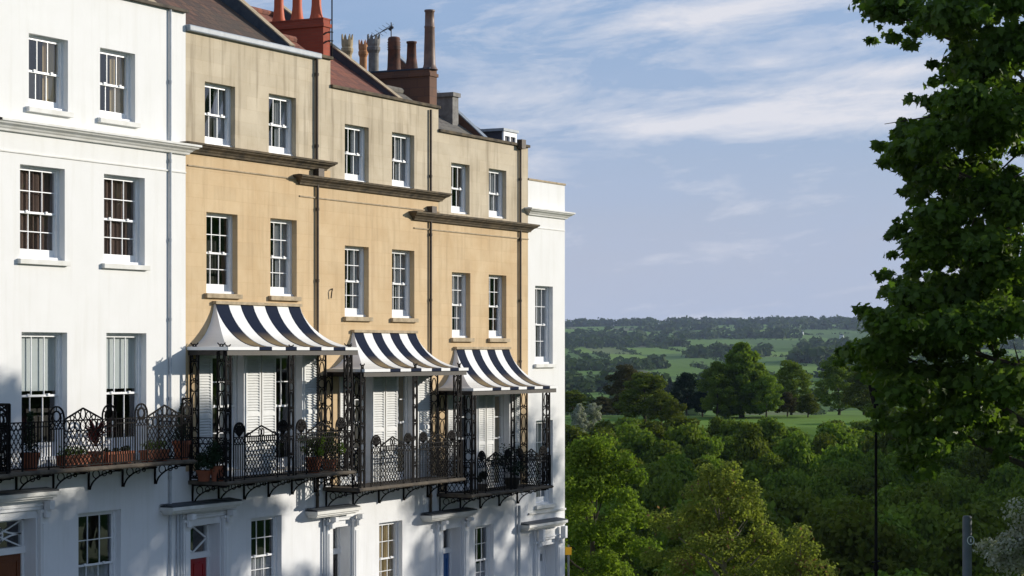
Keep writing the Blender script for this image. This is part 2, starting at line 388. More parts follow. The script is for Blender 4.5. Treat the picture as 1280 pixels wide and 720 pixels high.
# ------------------------------------------------------------------ terrain: street terrace, wooded valley, fields, far ridge (one sheet)
HP = [(-200, 0), (66, 0), (74, -2.5), (90, -9.5), (130, -22), (180, -30), (250, -31), (300, -29), (335, -26.5), (356, -21), (372, -8.5), (382, -6), (440, -5.6), (470, -7),
      (540, -16), (650, -26), (780, -27), (900, -25), (1200, -21), (1500, -17.5), (2000, -11), (2600, -2), (3100, 6), (3600, 16), (4200, 29), (4900, 46), (5600, 64), (6200, 80), (6800, 76), (9000, 30)]
def hbase(t):
    for (a, ha), (b, hb) in zip(HP, HP[1:]):
        if t <= b: 
            f = max(0, (t - a) / (b - a)); return ha + (hb - ha) * f
    return 0
from mathutils import noise as mn
def H(t, l):
    h = hbase(t)
    if t > 70:
        amp = min(1.0, (t - 70) / 60) * (0.6 if t < 500 else 0.5 + t / 1100)
        h += amp * mn.noise(Vector((l / (60 + t / 5), t / (80 + t / 5), 0.3))) * 1.6
    if 120 < t < 390 and l > 0:      # unseen bare shoulder added on the right, raised to shade the valley wood
        sm = lambda x: max(0, min(1, x)) ** 2 * (3 - 2 * max(0, min(1, x)))
        h += 74 * sm((t - 125) / 55) * (1 - sm((t - 325) / 60)) * sm((l - .26 * t - 13) / 62)
    if t > 3000: h += (t - 3000) / 3000 * (6 * mn.noise(Vector((l / 900, 2.2, t / 2500))) + 3)
    return h
rows = [-120, -40, 20, 50, 66, 74, 82, 90, 110, 130, 155, 180, 215, 250, 275, 300, 318, 335, 350, 365, 375, 385, 400, 420, 440, 470, 540, 600, 650, 720, 780, 900, 1100, 1340, 1620, 1950, 2320,
        2750, 3200, 3680, 4200, 4750, 5300, 5800, 6200, 6500, 6800, 7900, 9000]
cols = [-2400, -1900, -1450, -1100, -850, -640, -480, -350, -240, -150, -85, -30, 20, 60, 95, 135, 190, 260, 340, 430, 530, 650, 780, 920, 1080, 1260, 1460, 1700, 2000, 2400, 3000, 3700]
jr = random.Random(5); P = {}
for i, t in enumerate(rows):
    for j, l in enumerate(cols):
        jt = jl = 0
        if t >= 900 and 0 < j < len(cols) - 1:
            dt = min(rows[i] - rows[i - 1], rows[min(i + 1, len(rows) - 1)] - rows[i]) if i < len(rows) - 1 else 0
            jt = jr.uniform(-.38, .38) * dt; jl = jr.uniform(-.3, .3) * (cols[j + 1] - cols[j])
        P[i, j] = (t + jt, l + jl)
gv = []; gf = []; gt = []
hedges = []; SUB = 4
for i in range(len(rows) - 1):
    for j in range(len(cols) - 1):
        q = [P[i, j], P[i, j + 1], P[i + 1, j + 1], P[i + 1, j]]
        b0 = len(gv)
        for a in range(SUB + 1):
            for b in range(SUB + 1):
                u, w = b / SUB, a / SUB
                t = (q[0][0] * (1 - u) + q[1][0] * u) * (1 - w) + (q[3][0] * (1 - u) + q[2][0] * u) * w
                l = (q[0][1] * (1 - u) + q[1][1] * u) * (1 - w) + (q[3][1] * (1 - u) + q[2][1] * u) * w
                gv.append(tuple(TL(t, l, H(t, l))))
        tint = jr.random()
        for a in range(SUB):
            for b in range(SUB):
                c = b0 + a * (SUB + 1) + b; gf.append((c, c + 1, c + SUB + 2, c + SUB + 1)); gt.append(tint if rows[i] >= 900 else (.62 if 360 < rows[i] < 450 else .15))
        if rows[i] >= 780:
            if jr.random() < .75: hedges.append((q[0], q[1]))
            if jr.random() < .5: hedges.append((q[0], q[3]))
gverts = np.array(gv); uq, inv = np.unique(np.round(gverts, 3), axis=0, return_inverse=True); inv = inv.ravel()
m, t_, b_ = mat('pasture')
a = t_.nodes.new('ShaderNodeAttribute'); a.attribute_name = 'tint'
c = ramp(t_, a.outputs['Fac'], [(0, (.055, .115, .018)), (.3, (.085, .165, .018)), (.6, (.12, .215, .022)), (.8, (.165, .26, .028)), (.93, (.14, .155, .06)), (1, (.10, .10, .055))])
c = mixc(t_, mth(t_, 'MULTIPLY', ramp(t_, noise(t_, .05, 8, .65, coords(t_)), [(.35, 0), (.7, 1)]), .45), c, (.05, .075, .025))
t_.links.new(c, b_.inputs['Base Color']); b_.inputs['Roughness'].default_value = 1; b_.inputs['Specular IOR Level'].default_value = .1
M['pasture'] = m
gme = np_mesh('ground', uq, inv[np.array(gf)], 'pasture', np.array(gt), smooth=True)
go = bpy.data.objects.new('ground', gme); COL.objects.link(go); struct(go)
mb = MB(); mb.box(-20, 63, -4.2, 0.3, .005, .125); struct(mb.build('pavement', 'paving'))
mb = MB(); mb.box(-20, 63, -4.42, -4.2, .005, .13); struct(mb.build('kerb', 'sill_stone'))
mb = MB(); mb.face([(-20, -13, .012), (63, -13, .012), (63, -4.42, .012), (-20, -4.42, .012)]); struct(mb.build('road', 'asphalt'))

# ------------------------------------------------------------------ the terrace
IR = .018
class Panel:
    """2-D ironwork in a vertical plane: (u along, z up) to world"""
    def __init__(s, mb, o, d): s.mb = mb; s.o = Vector(o); s.d = Vector(d).normalized(); s.n = s.d.cross(Vector((0, 0, 1)))
    def p(s, u, z): return s.o + s.d * u + Vector((0, 0, z))
    def l(s, u0, z0, u1, z1, w=IR, dd=None):
        w = w * 1.06 + .002; s.mb.bar(s.p(u0, z0), s.p(u1, z1), w, dd or w, s.n)
    def arc(s, cu, cz, ru, rz, a0=0, a1=360, n=12, w=IR):
        pr = None
        for i in range(n + 1):
            an = R(a0 + (a1 - a0) * i / n); q = (cu + ru * math.cos(an), cz + rz * math.sin(an))
            if pr: s.l(pr[0], pr[1], q[0], q[1], w)
            pr = q
def lattice(P_, u0, u1, z0, z1, step=.13, w=.012):
    wd, ht = u1 - u0, z1 - z0; n = max(1, round(wd / step)); sx = wd / n
    m_ = max(1, round(ht / (sx * 1.35))); sz = ht / m_
    for i in range(n):
        for j in range(m_):
            a, b, c, d = u0 + i * sx, u0 + (i + 1) * sx, z0 + j * sz, z0 + (j + 1) * sz
            P_.l(a, c, b, d, w); P_.l(a, d, b, c, w)
def arch_panel(P_, u0, u1, zr, ztop, dense=True):
    P_.l(u0, 0, u0, zr, .022); P_.l(u1, 0, u1, zr, .022)
    for z in (.05, zr, zr - .16): P_.l(u0, z, u1, z, .02)
    n = max(2, round((u1 - u0) / .085))
    for i in range(1, n): P_.l(u0 + (u1 - u0) * i / n, .05, u0 + (u1 - u0) * i / n, zr - .16, .014)
    lattice(P_, u0, u1, zr - .16, zr, .12, .013)
    cu, r = (u0 + u1) / 2, (u1 - u0) / 2; h = ztop - zr
    P_.arc(cu, zr + h - r, r, r, 0, 180, 10, .026); P_.l(u0, zr, u0, zr + h - r, .024); P_.l(u1, zr, u1, zr + h - r, .024)
    if dense:
        for an in range(15, 180, 25): P_.l(cu, zr + .02, cu + r * .93 * math.cos(R(an)), zr + h - r + r * .93 * math.sin(R(an)), .026)
        P_.arc(cu, zr + h * .45, r * .45, r * .45, 0, 360, 10, .026); P_.arc(cu, zr + h * .45, r * .75, r * .72, 0, 180, 10, .02)
    else:
        P_.arc(cu, zr + h - r, r * .62, r * .62, 0, 360, 10, .02); P_.arc(cu, zr + .1, r * .5, .1, 0, 360, 10, .018)
        for an in (30, 90, 150): P_.l(cu + r * .6 * math.cos(R(an)), zr + h - r + r * .6 * math.sin(R(an)), cu + r * math.cos(R(an)), zr + h - r + r * math.sin(R(an)), .016)
def gable_panel(P_, u0, u1, zr, zt, circles=False):
    mid = (u0 + u1) / 2
    P_.l(u0, .05, u1, .05, .022); P_.l(u0, zr, u1, zr, .022)
    if circles:
        P_.l(u0, zr - .22, u1, zr - .22, .018); lattice(P_, u0, u1, .05, zr - .22, .13)
        n = max(3, round((u1 - u0) / .17)); s_ = (u1 - u0) / n
        for i in range(n): P_.arc(u0 + s_ * (i + .5), zr - .11, s_ * .46, .105, 0, 360, 10, .016)
        for i in range(n):
            cu = u0 + s_ * (i + .5); hh = (zt - zr) * (1 - abs(cu - mid) / (mid - u0))
            if hh > .07: P_.arc(cu, zr + hh / 2, min(s_ * .46, hh * .6), hh * .46, 0, 360, 10, .016)
    else:
        P_.l(u0, zr - .12, u1, zr - .12, .022); lattice(P_, u0, u1, .05, zr - .12, .13)
        n = round((u1 - u0) / .085)
        for i in range(1, n): P_.l(u0 + (u1 - u0) * i / n, zr - .12, u0 + (u1 - u0) * i / n, zr, .02)
        for s_ in (-1, 1):
            P_.arc(mid + s_ * .06, zr + (zt - zr) * .38, .045, (zt - zr) * .36, 0, 360, 10, .016)
        P_.arc(u0 + .12, zr + .05, .08, .045, 0, 360, 8, .014); P_.arc(u1 - .12, zr + .05, .08, .045, 0, 360, 8, .014)
    P_.l(u0, zr + .02, mid, zt, .026); P_.l(mid, zt, u1, zr + .02, .026)
def plain_bars(P_, u0, u1, zr):
    for z in (.05, zr, zr - .1): P_.l(u0, z, u1, z, .02)
    n = max(2, round((u1 - u0) / .085))
    for i in range(n + 1): P_.l(u0 + (u1 - u0) * i / n, .05, u0 + (u1 - u0) * i / n, zr, .014)
def column(P_, u0, u1, z0, z1):
    P_.l(u0, z0, u0, z1, .034, .034); P_.l(u1, z0, u1, z1, .034, .034)
    cu, ru = (u0 + u1) / 2, (u1 - u0) / 2; z = z0 + .05; k = 0
    while z < z1 - .2:
        if k % 3 == 2: h = 2 * ru; P_.arc(cu, z + h / 2, ru * .95, h / 2, 0, 360, 10, .018)
        else:
            h = .42; P_.arc(cu, z + h / 2, ru * .6, h / 2, 0, 360, 10, .018)
            P_.l(u0, z, cu, z + .06, .016); P_.l(u1, z, cu, z + .06, .016)
        P_.l(u0, z, u1, z, .016); z += h + .02; k += 1
    P_.l(u0, z, u1, z1, .018); P_.l(u1, z, u0, z1, .018)

def wall_mesh(X0, X1, Z0, Z1, holes, zcuts, mats, rec=.22, y=0.0, depth=9.0):
    """front with openings and their reveals, plus flanks; zcuts: [(z, material index below z)]"""
    mb = MB(); xs = sorted({X0, X1, *[h[0] for h in holes], *[h[1] for h in holes]}); zs = sorted({Z0, Z1, *[h[2] for h in holes], *[h[3] for h in holes], *[z for z, _ in zcuts if Z0 < z < Z1]})
    def mi(z):
        for zc, k in zcuts:
            if z < zc: return k
        return zcuts[-1][1]
    for a, b in zip(xs, xs[1:]):
        for c, d in zip(zs, zs[1:]):
            if any(h[0] < (a + b) / 2 < h[1] and h[2] < (c + d) / 2 < h[3] for h in holes): continue
            mb.face([(a, y, c), (b, y, c), (b, y, d), (a, y, d)], mi((c + d) / 2))
    for h in holes:
        a, b, c, d = h[:4]; k = mi((c + d) / 2); r = y + (h[4] if len(h) > 4 else rec)
        mb.face([(a, y, c), (a, y, d), (a, r, d), (a, r, c)], k); mb.face([(b, y, d), (b, y, c), (b, r, c), (b, r, d)], k)
        mb.face([(a, y, d), (b, y, d), (b, r, d), (a, r, d)], k); mb.face([(b, y, c), (a, y, c), (a, r, c), (b, r, c)], k)
    mb.face([(X0, y, Z1), (X1, y, Z1), (X1, y + .3, Z1), (X0, y + .3, Z1)], mi(Z1 - .01)); mb.face([(X0, y + .3, Z1), (X1, y + .3, Z1), (X1, y + .3, Z1 - .8), (X0, y + .3, Z1 - .8)], mi(Z1 - .01))
    for c, d in zip(zs, zs[1:]):
        k = mi((c + d) / 2)
        mb.face([(X0, y, d), (X0, y, c), (X0, y + depth, c), (X0, y + depth, d)], k); mb.face([(X1, y, c), (X1, y, d), (X1, y + depth, d), (X1, y + depth, c)], k)
        mb.face([(X0, y + depth, c), (X1, y + depth, c), (X1, y + depth, d), (X0, y + depth, d)], k)
    return mb

def window(house, X0, X1, Z0, Z1, cols_=3, rows_=1, split=.5, rec=.135, curt=None, sill='sill_stone', sillh=.11, low=.16, box=.075, french=False, bar=.019, y0=0.0):
    """sash window: mesh is the joinery; glass, sill and curtain are its children"""
    y = y0 + rec; mb = MB(); w = X1 - X0
    mb.box(X0, X0 + box, y, y + .12, Z0, Z1); mb.box(X1 - box, X1, y, y + .12, Z0, Z1); mb.box(X0 + box, X1 - box, y, y + .12, Z1 - .05, Z1)
    if not french: mb.box(X0 - .0, X1, y - .05, y + .125, Z0 - .005, Z0 + .06)
    zb = Z0 + (.06 if not french else .0); zt = Z1 - .05; a, b = X0 + box, X1 - box; zm = zb + (zt - zb) * split
    gm = MB()
    for (z0, z1, yy, top) in ((zm - .02, zt, y + .03, True), (zb, zm + .02, y + .068, False)):
        st = .042; hb = .045 if top else low
        mb.box(a, a + st, yy, yy + .035, z0, z1); mb.box(b - st, b, yy, yy + .035, z0, z1)
        mb.box(a + st, b - st, yy, yy + .035, z1 - .045, z1); mb.box(a + st, b - st, yy, yy + .035, z0, z0 + hb)
        ga, gb, gc, gd = a + st, b - st, z0 + hb, z1 - .045
        for i in range(1, cols_):
            xx = ga + (gb - ga) * i / cols_; mb.box(xx - bar / 2, xx + bar / 2, yy + .004, yy + .03, gc, gd)
        for i in range(1, rows_):
            zz = gc + (gd - gc) * i / rows_; mb.box(ga, gb, yy + .006, yy + .028, zz - bar / 2, zz + bar / 2)
        for i in range(cols_):
            p, q = ga + (gb - ga) * i / cols_, ga + (gb - ga) * (i + 1) / cols_
            k1, k2 = random.uniform(-.004, .004), random.uniform(-.004, .004)   # old panes are never quite plane
            gm.face([(p, yy + .016 + k1, gc), (q, yy + .016 - k1, gc), (q, yy + .016 + k2, gd), (p, yy + .016 - k2, gd)])
    for s_ in (-1, 1):
        mb.box((X0 + X1) / 2 + s_ * w * .22 - .03, (X0 + X1) / 2 + s_ * w * .22 + .03, y + .0, y + .032, zm + .0, zm + .045)
    win = mb.build('window', 'paint', house); gm.build('glass', 'glass', win)
    if sill:
        sb = MB(); sb.box(X0 - .09, X1 + .09, y0 - .09, y0 + .004, Z0 - sillh, Z0 - .004); sb.box(X0 + .002, X1 - .002, y0 - .0, y - .0, Z0 - sillh + .02, Z0 + .004)
        sb.build('sill', sill, win, bevel=.008)
    if curt:
        kind, cm, f = curt; cb = MB(); yy = y + .15
        def drape(p, q, z0, z1):
            n = max(4, int((q - p) / .045)); pr = None
            for i in range(n + 1):
                x = p + (q - p) * i / n; dy = .028 * math.sin(i * 1.7 + p) + .012 * math.sin(i * .7)
                if pr: cb.face([(pr[0], yy + pr[1], z0), (x, yy + dy, z0), (x, yy + dy, z1), (pr[0], yy + pr[1], z1)])
                pr = (x, dy)
        if kind == 'sides': drape(a, a + w * f, Z0, Z1); drape(b - w * f, b, Z0, Z1)
        elif kind == 'right': drape(b - w * f, b + .05, Z0, Z1)
        elif kind == 'full': drape(a - .05, b + .05, Z0, Z1)
        elif kind == 'half': drape(a - .05, b + .05, Z0, Z0 + (Z1 - Z0) * f)
        elif kind == 'blind': cb.box(a, b, yy - .03, yy - .02, Z1 - (Z1 - Z0) * f, Z1)
        cb.build('blind' if kind == 'blind' else 'curtain', cm, win)
    return win

def shutter(house, X0, X1, Z0, Z1, y=-.012, th=.045):
    mb = MB(); a, b = X0 + .012, X1 - .012; s_ = .055
    mb.box(a, a + s_, y - th, y, Z0, Z1); mb.box(b - s_, b, y - th, y, Z0, Z1)
    zmid = Z0 + (Z1 - Z0) * .46
    for z in (Z0, zmid, Z1 - .09): mb.box(a + s_, b - s_, y - th, y, z, z + .09)
    mb.box(a + s_, b - s_, y - .006, y - .001, Z0 + .09, Z1 - .09)
    for z0, z1 in ((Z0 + .09, zmid), (zmid + .09, Z1 - .09)):
        n = int((z1 - z0) / .062)
        for i in range(n):
            z = z0 + (z1 - z0) * (i + .5) / n
            mb.face([(a + s_, y - th * .95, z - .024), (b - s_, y - th * .95, z - .024), (b - s_, y - .01, z + .02), (a + s_, y - .01, z + .02)])
            mb.face([(a + s_, y - th * .95, z - .024), (b - s_, y - th * .95, z - .024), (b - s_, y - th * .95, z - .034), (a + s_, y - th * .95, z - .034)])
    return mb.build('shutter', 'shutter', house)

def cornice(house, Xa, Xb, ztop, proj, prof, material, name='cornice', y0=0.0):
    """prof: list of (fraction of projection, drop) from the top edge down; mitred returns at both ends"""
    mb = MB()
    pr = [(0, -.04)] + prof + [(0, prof[-1][1])]
    for (p0, d0), (p1, d1) in zip(pr, pr[1:]):
        a0, a1 = proj * p0, proj * p1; z0, z1 = ztop - d0, ztop - d1
        mb.face([(Xa - a0, y0 - a0, z0), (Xa - a1, y0 - a1, z1), (Xb + a1, y0 - a1, z1), (Xb + a0, y0 - a0, z0)])
        mb.face([(Xa - a0, y0, z0), (Xa - a1, y0, z1), (Xa - a1, y0 - a1, z1), (Xa - a0, y0 - a0, z0)])
        mb.face([(Xb + a0, y0 - a0, z0), (Xb + a1, y0 - a1, z1), (Xb + a1, y0, z1), (Xb + a0, y0, z0)])
    return mb.build(name, material, house)
CP = [(1, 0), (1, .045), (.85, .065), (.8, .09), (.5, .13), (.42, .16), (.3, .185), (.25, .225), (.0, .235)]
def band(house, Xa, Xb, z, h, proj, material, name='string_course', y0=0.0):
    mb = MB(); mb.box(Xa, Xb, y0 - proj, y0 + .004, z - h, z); return mb.build(name, material, house, bevel=.006)
def pipe(house, x, y0_, y1_, v, r, material, hopper=False):
    X = PX(x, v); z0, z1 = PZ(x, y1_, v), PZ(x, y0_, v); mb = MB()
    mb.tube([(X, -v, z0), (X, -v, z1)], r, 10)
    z = z0 + .4
    while z < z1 - .2: mb.tube([(X, -v, z), (X, -v, z + .07)], r * 1.3, 10); z += 1.8
    if hopper: mb.box(X - .13, X + .13, -v - .12, -.005, z1 - .05, z1 + .22)
    return mb.build('drainpipe', material, house)

def balcony(house, Xa, Xb, zfl, dep, layout, zr, zg, za, circles=False, ends=True, cols_=(), ztop=0, wallcols=(), brk=5, end_lattice=False, thick=.09):
    mb = MB(); mb.box(Xa - .04, Xb + .04, -dep - .05, -.004, zfl - thick, zfl); mb.box(Xa - .06, Xb + .06, -dep - .08, -dep - .05, zfl - thick * .8, zfl - .015)
    bal = mb.build('balcony', 'slab', house, bevel=.01)
    for kind, a, b in layout:
        mb = MB(); P_ = Panel(mb, (a, -dep, zfl), (1, 0, 0)); w = b - a
        if kind == 'arch': arch_panel(P_, 0, w, zr, za, not circles)
        elif kind == 'gable': gable_panel(P_, 0, w, zr, zg, circles)
        elif kind == 'bars': plain_bars(P_, 0, w, zr)
        elif kind == 'lat': P_.l(0, .05, w, .05, .02); P_.l(0, zr, w, zr, .022); P_.l(0, zr - .14, w, zr - .14, .018); lattice(P_, 0, w, .05, zr); P_.l(0, 0, 0, zr, .026); P_.l(w, 0, w, zr, .026)
        mb.build('railing_panel', 'iron', bal)
    for X in ((Xa, Xb) if ends else (Xb,)):
        mb = MB(); P_ = Panel(mb, (X, -dep, zfl), (0, 1, 0)); L = dep - .03
        for z in (.05, zr - .14, zr): P_.l(0, z, L, z, .022)
        lattice(P_, 0, L, .05, zr, .15); P_.l(L, 0, L, zr, .024); P_.l(0, 0, 0, zr, .026)
        if end_lattice: column(P_, 0, .26, 0, zr + .38); P_.l(0, zr + .38, .26, zr + .38, .03)
        mb.build('railing_panel', 'iron', bal)
    for k, (Xc, w) in enumerate(cols_):
        mb = MB(); P_ = Panel(mb, (Xc - w / 2, -dep, zfl), (1, 0, 0)); column(P_, 0, w, 0, ztop - zfl)
        if k == 0 or k == len(cols_) - 1:       # corner posts return along the side as well
            Q = Panel(mb, (Xc + (-w / 2 if k == 0 else w / 2), -dep, zfl), (0, 1, 0)); column(Q, 0, .22, 0, ztop - zfl)
        mb.build('column', 'iron', bal)
    for Xc in wallcols:
        mb = MB(); Q = Panel(mb, (Xc, -.27, zfl), (0, 1, 0)); column(Q, 0, .22, 0, ztop - zfl); mb.build('column', 'iron', bal)
    for i in range(brk):
        X = Xa + .12 + (Xb - Xa - .24) * i / (brk - 1); mb = MB(); P_ = Panel(mb, (X, 0, zfl - thick), (0, -1, 0))
        P_.l(.02, 0, .02, -.48, .034, .034); P_.l(0, -.025, dep, -.025, .03, .03)
        P_.arc(dep - .08, -.52, dep - .13, .47, 90, 175, 10, .024)
        P_.arc(.22, -.14, .09, .09, 0, 360, 12, .015); P_.arc(.44, -.11, .06, .06, 0, 360, 12, .014); P_.arc(.60, -.085, .04, .04, 0, 360, 10, .018)
        mb.build('bracket', 'iron', bal)
    return bal

def canopy(house, Xt0, Xt1, zt, Xb0, Xb1, zb, dep, bounds):
    """tent-shaped sheet canopy: concave front with painted stripes, hipped sides, valance and fascia"""
    mb = MB(); n = 12; prof = []
    for i in range(n + 1):
        w = i / n; prof.append((w, w ** 1.25 * .45 + w * .55, 1 - (1 - w) ** 1.85))
    sag = lambda w: .0
    def xrow(f, w_):   # position across at profile step
        hx0 = Xt0 + (Xb0 - Xt0) * w_ ** 1.6; hx1 = Xt1 + (Xb1 - Xt1) * w_ ** 1.6; return hx0, hx1
    nt = 7
    for i in range(n):
        for k in range(9):
            pts = []; uv = []
            for (ii, kk) in ((i, k), (i + 1, k), (i + 1, k + 1), (i, k + 1)):
                w_, gv_, gz = prof[ii]; tf = min(max((kk - 1) / nt, 0), 1); bf = bounds[kk]
                a = Xt0 + (Xt1 - Xt0) * tf; b = Xb0 + (Xb1 - Xb0) * bf
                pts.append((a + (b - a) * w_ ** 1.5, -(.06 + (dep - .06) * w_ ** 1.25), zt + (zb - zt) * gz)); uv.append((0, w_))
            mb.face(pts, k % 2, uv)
    for s_, Xt, Xb in ((0, Xt0, Xb0), (1, Xt1, Xb1)):
        for i in range(n):
            q = []; uv = []
            for ii, side in ((i, 0), (i + 1, 0), (i + 1, 1), (i, 1)):
                w_, gv_, gz = prof[ii]; x = Xt + (Xb - Xt) * w_ ** 1.5
                q.append((x, -(.06 + (dep - .06) * w_ ** 1.25) if side == 0 else -.004, zt + (zb - zt) * gz)); uv.append((0, w_))
            mb.face(q, 0, uv)
    for k in range(1, 9):
        q = []
        for w_, gv_, gz in prof:
            tf = min(max((k - 1) / nt, 0), 1); a = Xt0 + (Xt1 - Xt0) * tf; b = Xb0 + (Xb1 - Xb0) * bounds[k]
            q.append((a + (b - a) * w_ ** 1.5, -(.06 + (dep - .06) * w_ ** 1.25) - .004, zt + (zb - zt) * gz + .004))
        mb.tube(q, .009, 5, k % 2)
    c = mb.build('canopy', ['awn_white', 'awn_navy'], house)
    mb = MB()
    for k in range(9):
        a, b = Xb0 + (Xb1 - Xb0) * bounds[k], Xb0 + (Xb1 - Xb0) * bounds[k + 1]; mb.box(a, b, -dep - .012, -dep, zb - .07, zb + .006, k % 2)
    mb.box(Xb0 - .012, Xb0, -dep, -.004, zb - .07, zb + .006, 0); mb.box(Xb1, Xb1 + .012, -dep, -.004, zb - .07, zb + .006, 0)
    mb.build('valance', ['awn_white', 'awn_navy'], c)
    mb = MB(); mb.box(Xb0 + .03, Xb1 - .03, -dep + .03, -dep + .09, zb - .19, zb - .0); mb.box(Xb0 + .03, Xb0 + .09, -dep + .09, -.004, zb - .19, zb); mb.box(Xb1 - .09, Xb1 - .03, -dep + .09, -.004, zb - .19, zb)
    mb.box(Xb0 + .1, Xb1 - .1, -dep + .1, -.01, zb - .03, zb - .012)
    mb.build('fascia', 'fascia', c)
    mb = MB(); mb.box(Xt0 - .05, Xt1 + .05, -.11, -.004, zt - .0, zt + .07); mb.build('flashing', 'sill_stone', c)
    return c

def doorcase(house, x0, x1, hx0, hx1, hy, yl, ydoor, dcol, fan, pil=True, rec=.42, hole=True):
    """pixel columns of the opening x0..x1 and hood hx0..hx1, rows of hood top hy, lintel yl, door head ydoor"""
    X0, X1 = PX(x0), PX(x1); zl = PZ(x0, yl); zd = PZ(x0, ydoor, -rec * .8); zf = zl - 2.95; hd = .38
    Ha, Hb = PX(hx0, hd), PX(hx1, hd) ; zh = PZ((hx0), hy, hd)
    mb = MB()
    pw = .26
    pa, pb = X0 - pw - .05, X1 + .05
    for a in (pa, pb):
        mb.box(a, a + pw, -.09, -.004, 0.13, zl + .1); mb.box(a + .05, a + pw - .05, -.11, -.09, 0.4, zl - .12)
        mb.box(a - .03, a + pw + .03, -.13, -.004, zl + .1, zl + .17); mb.box(a - .02, a + pw + .02, -.12, -.004, 0.13, .4)
        mb.box(a + .05, a + .2, -.3, -.13, zl + .17, zh - .2); mb.box(a + .05, a + .2, -.2, -.13, zl + .0, zl + .17)
    mb.box(pa, pb + pw, -.07, -.004, zl + .17, zh - .17)
    mb.box(pa - .02, pb + pw + .02, -.1, -.07, zl + .24, zl + .28)
    mb.build('door_surround', 'stucco_low', house, bevel=.01)
    mb = MB()
    for (g, z0, z1) in ((0, -.08, 0), (.05, -.13, -.08), (.11, -.17, -.13)):
        mb.box(Ha + g, Hb - g, -hd + g, -.004, zh + z0, zh + z1)
    mb.box(Ha + .02, Hb - .02, -hd + .02, -.01, zh, zh + .03, 1); mb.face([(Ha + .02, -hd + .02, zh + .03), (Hb - .02, -hd + .02, zh + .03), (Hb - .02, -.01, zh + .07), (Ha + .02, -.01, zh + .07)], 1)
    mb.build('door_hood', ['cornice_white', 'lead_dark'], house, bevel=.006)
    y = rec - .1; mb = MB()
    mb.box(X0, X0 + .07, y, y + .1, .2, zl); mb.box(X1 - .07, X1, y, y + .1, .2, zl); mb.box(X0, X1, y, y + .1, zl - .06, zl); mb.box(X0, X1, y - .03, y + .1, zd, zd + .14)
    a, b, c, d = X0 + .07, X1 - .07, zd + .14, zl - .06; P_ = Panel(mb, (a, y + .03, c), (1, 0, 0)); w, h = b - a, d - c
    if fan == 'diamond':
        for q in ((0, h / 2, w / 2, h), (w / 2, h, w, h / 2), (w, h / 2, w / 2, 0), (w / 2, 0, 0, h / 2)): P_.l(*q, .035, .03)
    elif fan == 'curves':
        P_.arc(w / 2, h / 2, w * .12, w * .12, 0, 360, 12, .03)
        for k in range(4):
            cu, cz = [(0, 0), (w, 0), (w, h), (0, h)][k]; P_.arc(cu, cz, w * .5, h * .5, 90 * k, 90 * k + 90, 8, .03); P_.l(cu, cz, w / 2, h / 2, .025)
    fr = mb.build('door_frame', 'paint', house)
    gb = MB(); gb.face([(a, y + .05, c), (b, y + .05, c), (b, y + .05, d), (a, y + .05, d)]); gb.build('fanlight', 'glass', fr)
    mb = MB(); mb.box(a, b, y + .03, y + .08, .2, zd)
    if dcol == 'glazed':
        mb = MB(); mb.box(a, a + .1, y + .03, y + .08, .2, zd); mb.box(b - .1, b, y + .03, y + .08, .2, zd); mb.box(a + .1, b - .1, y + .03, y + .08, zd - .1, zd); mb.box(a + .1, b - .1, y + .03, y + .08, .2, .9)
        dr = mb.build('door', 'paint', house); gb = MB(); gb.face([(a + .1, y + .05, .9), (b - .1, y + .05, .9), (b - .1, y + .05, zd - .1), (a + .1, y + .05, zd - .1)]); gb.build('glass', 'glass', dr)
    else:
        for k in range(2):
            p0 = a + .1 + k * (b - a - .12) / 2; p1 = p0 + (b - a - .12) / 2 - .09
            for z0, z1 in ((zd - .95, zd - .13), (.4, zd - 1.1)):
                for q in ((p0, p1, z0, z0 + .03), (p0, p1, z1 - .03, z1), (p0, p0 + .03, z0, z1), (p1 - .03, p1, z0, z1)): mb.box(q[0], q[1], y + .012, y + .03, q[2], q[3])
        dr = mb.build('door', dcol, house, bevel=.004)
    hb = MB(); hb.lathe(((a + b) / 2, y + .0, zd - .5), [(.0, -.03), (.04, -.02), (.045, 0), (.04, .02), (0, .03)], 8); hb.box((a + b) / 2 - .03, (a + b) / 2 + .03, y + .0, y + .012, zd - .6, zd - .5)
    hb.build('handle', 'brass', dr)
    return (X0, X1, .2, zl, rec)

def rect(x0, x1, y0, y1):   # pixel box -> X0,X1,Z0,Z1 on the wall; y at the left edge
    return (PX(x0), PX(x1), PZ(x0, y1), PZ(x0, y0))

# ---- house definitions: x extents in columns; tops of parapets as z
def roofplane(house, Xa, Xb, y0, z0, pitch, depth, material, name='roof'):
    mb = MB(); y1, z1 = y0 + depth, z0 + depth * math.tan(R(pitch))
    mb.face([(Xa, y0, z0), (Xb, y0, z0), (Xb, y1, z1), (Xa, y1, z1)]); mb.face([(Xa, y1, z1), (Xb, y1, z1), (Xb, y1 + depth, z0), (Xa, y1 + depth, z0)])
    mb.face([(Xa, y0, z0), (Xa, y1, z1), (Xa, y1 + depth, z0)]); mb.face([(Xb, y0, z0), (Xb, y1 + depth, z0), (Xb, y1, z1)])
    mb.face([(Xa, y0, z0 - .02), (Xa, y1 + depth, z0 - .02), (Xb, y1 + depth, z0 - .02), (Xb, y0, z0 - .02)])
    rf = mb.build(name, material, house)
    mb = MB(); mb.tube([(Xa, y1, z1 + .02), (Xb, y1, z1 + .02)], .1, 8); mb.build('ridge', material, rf); return rf
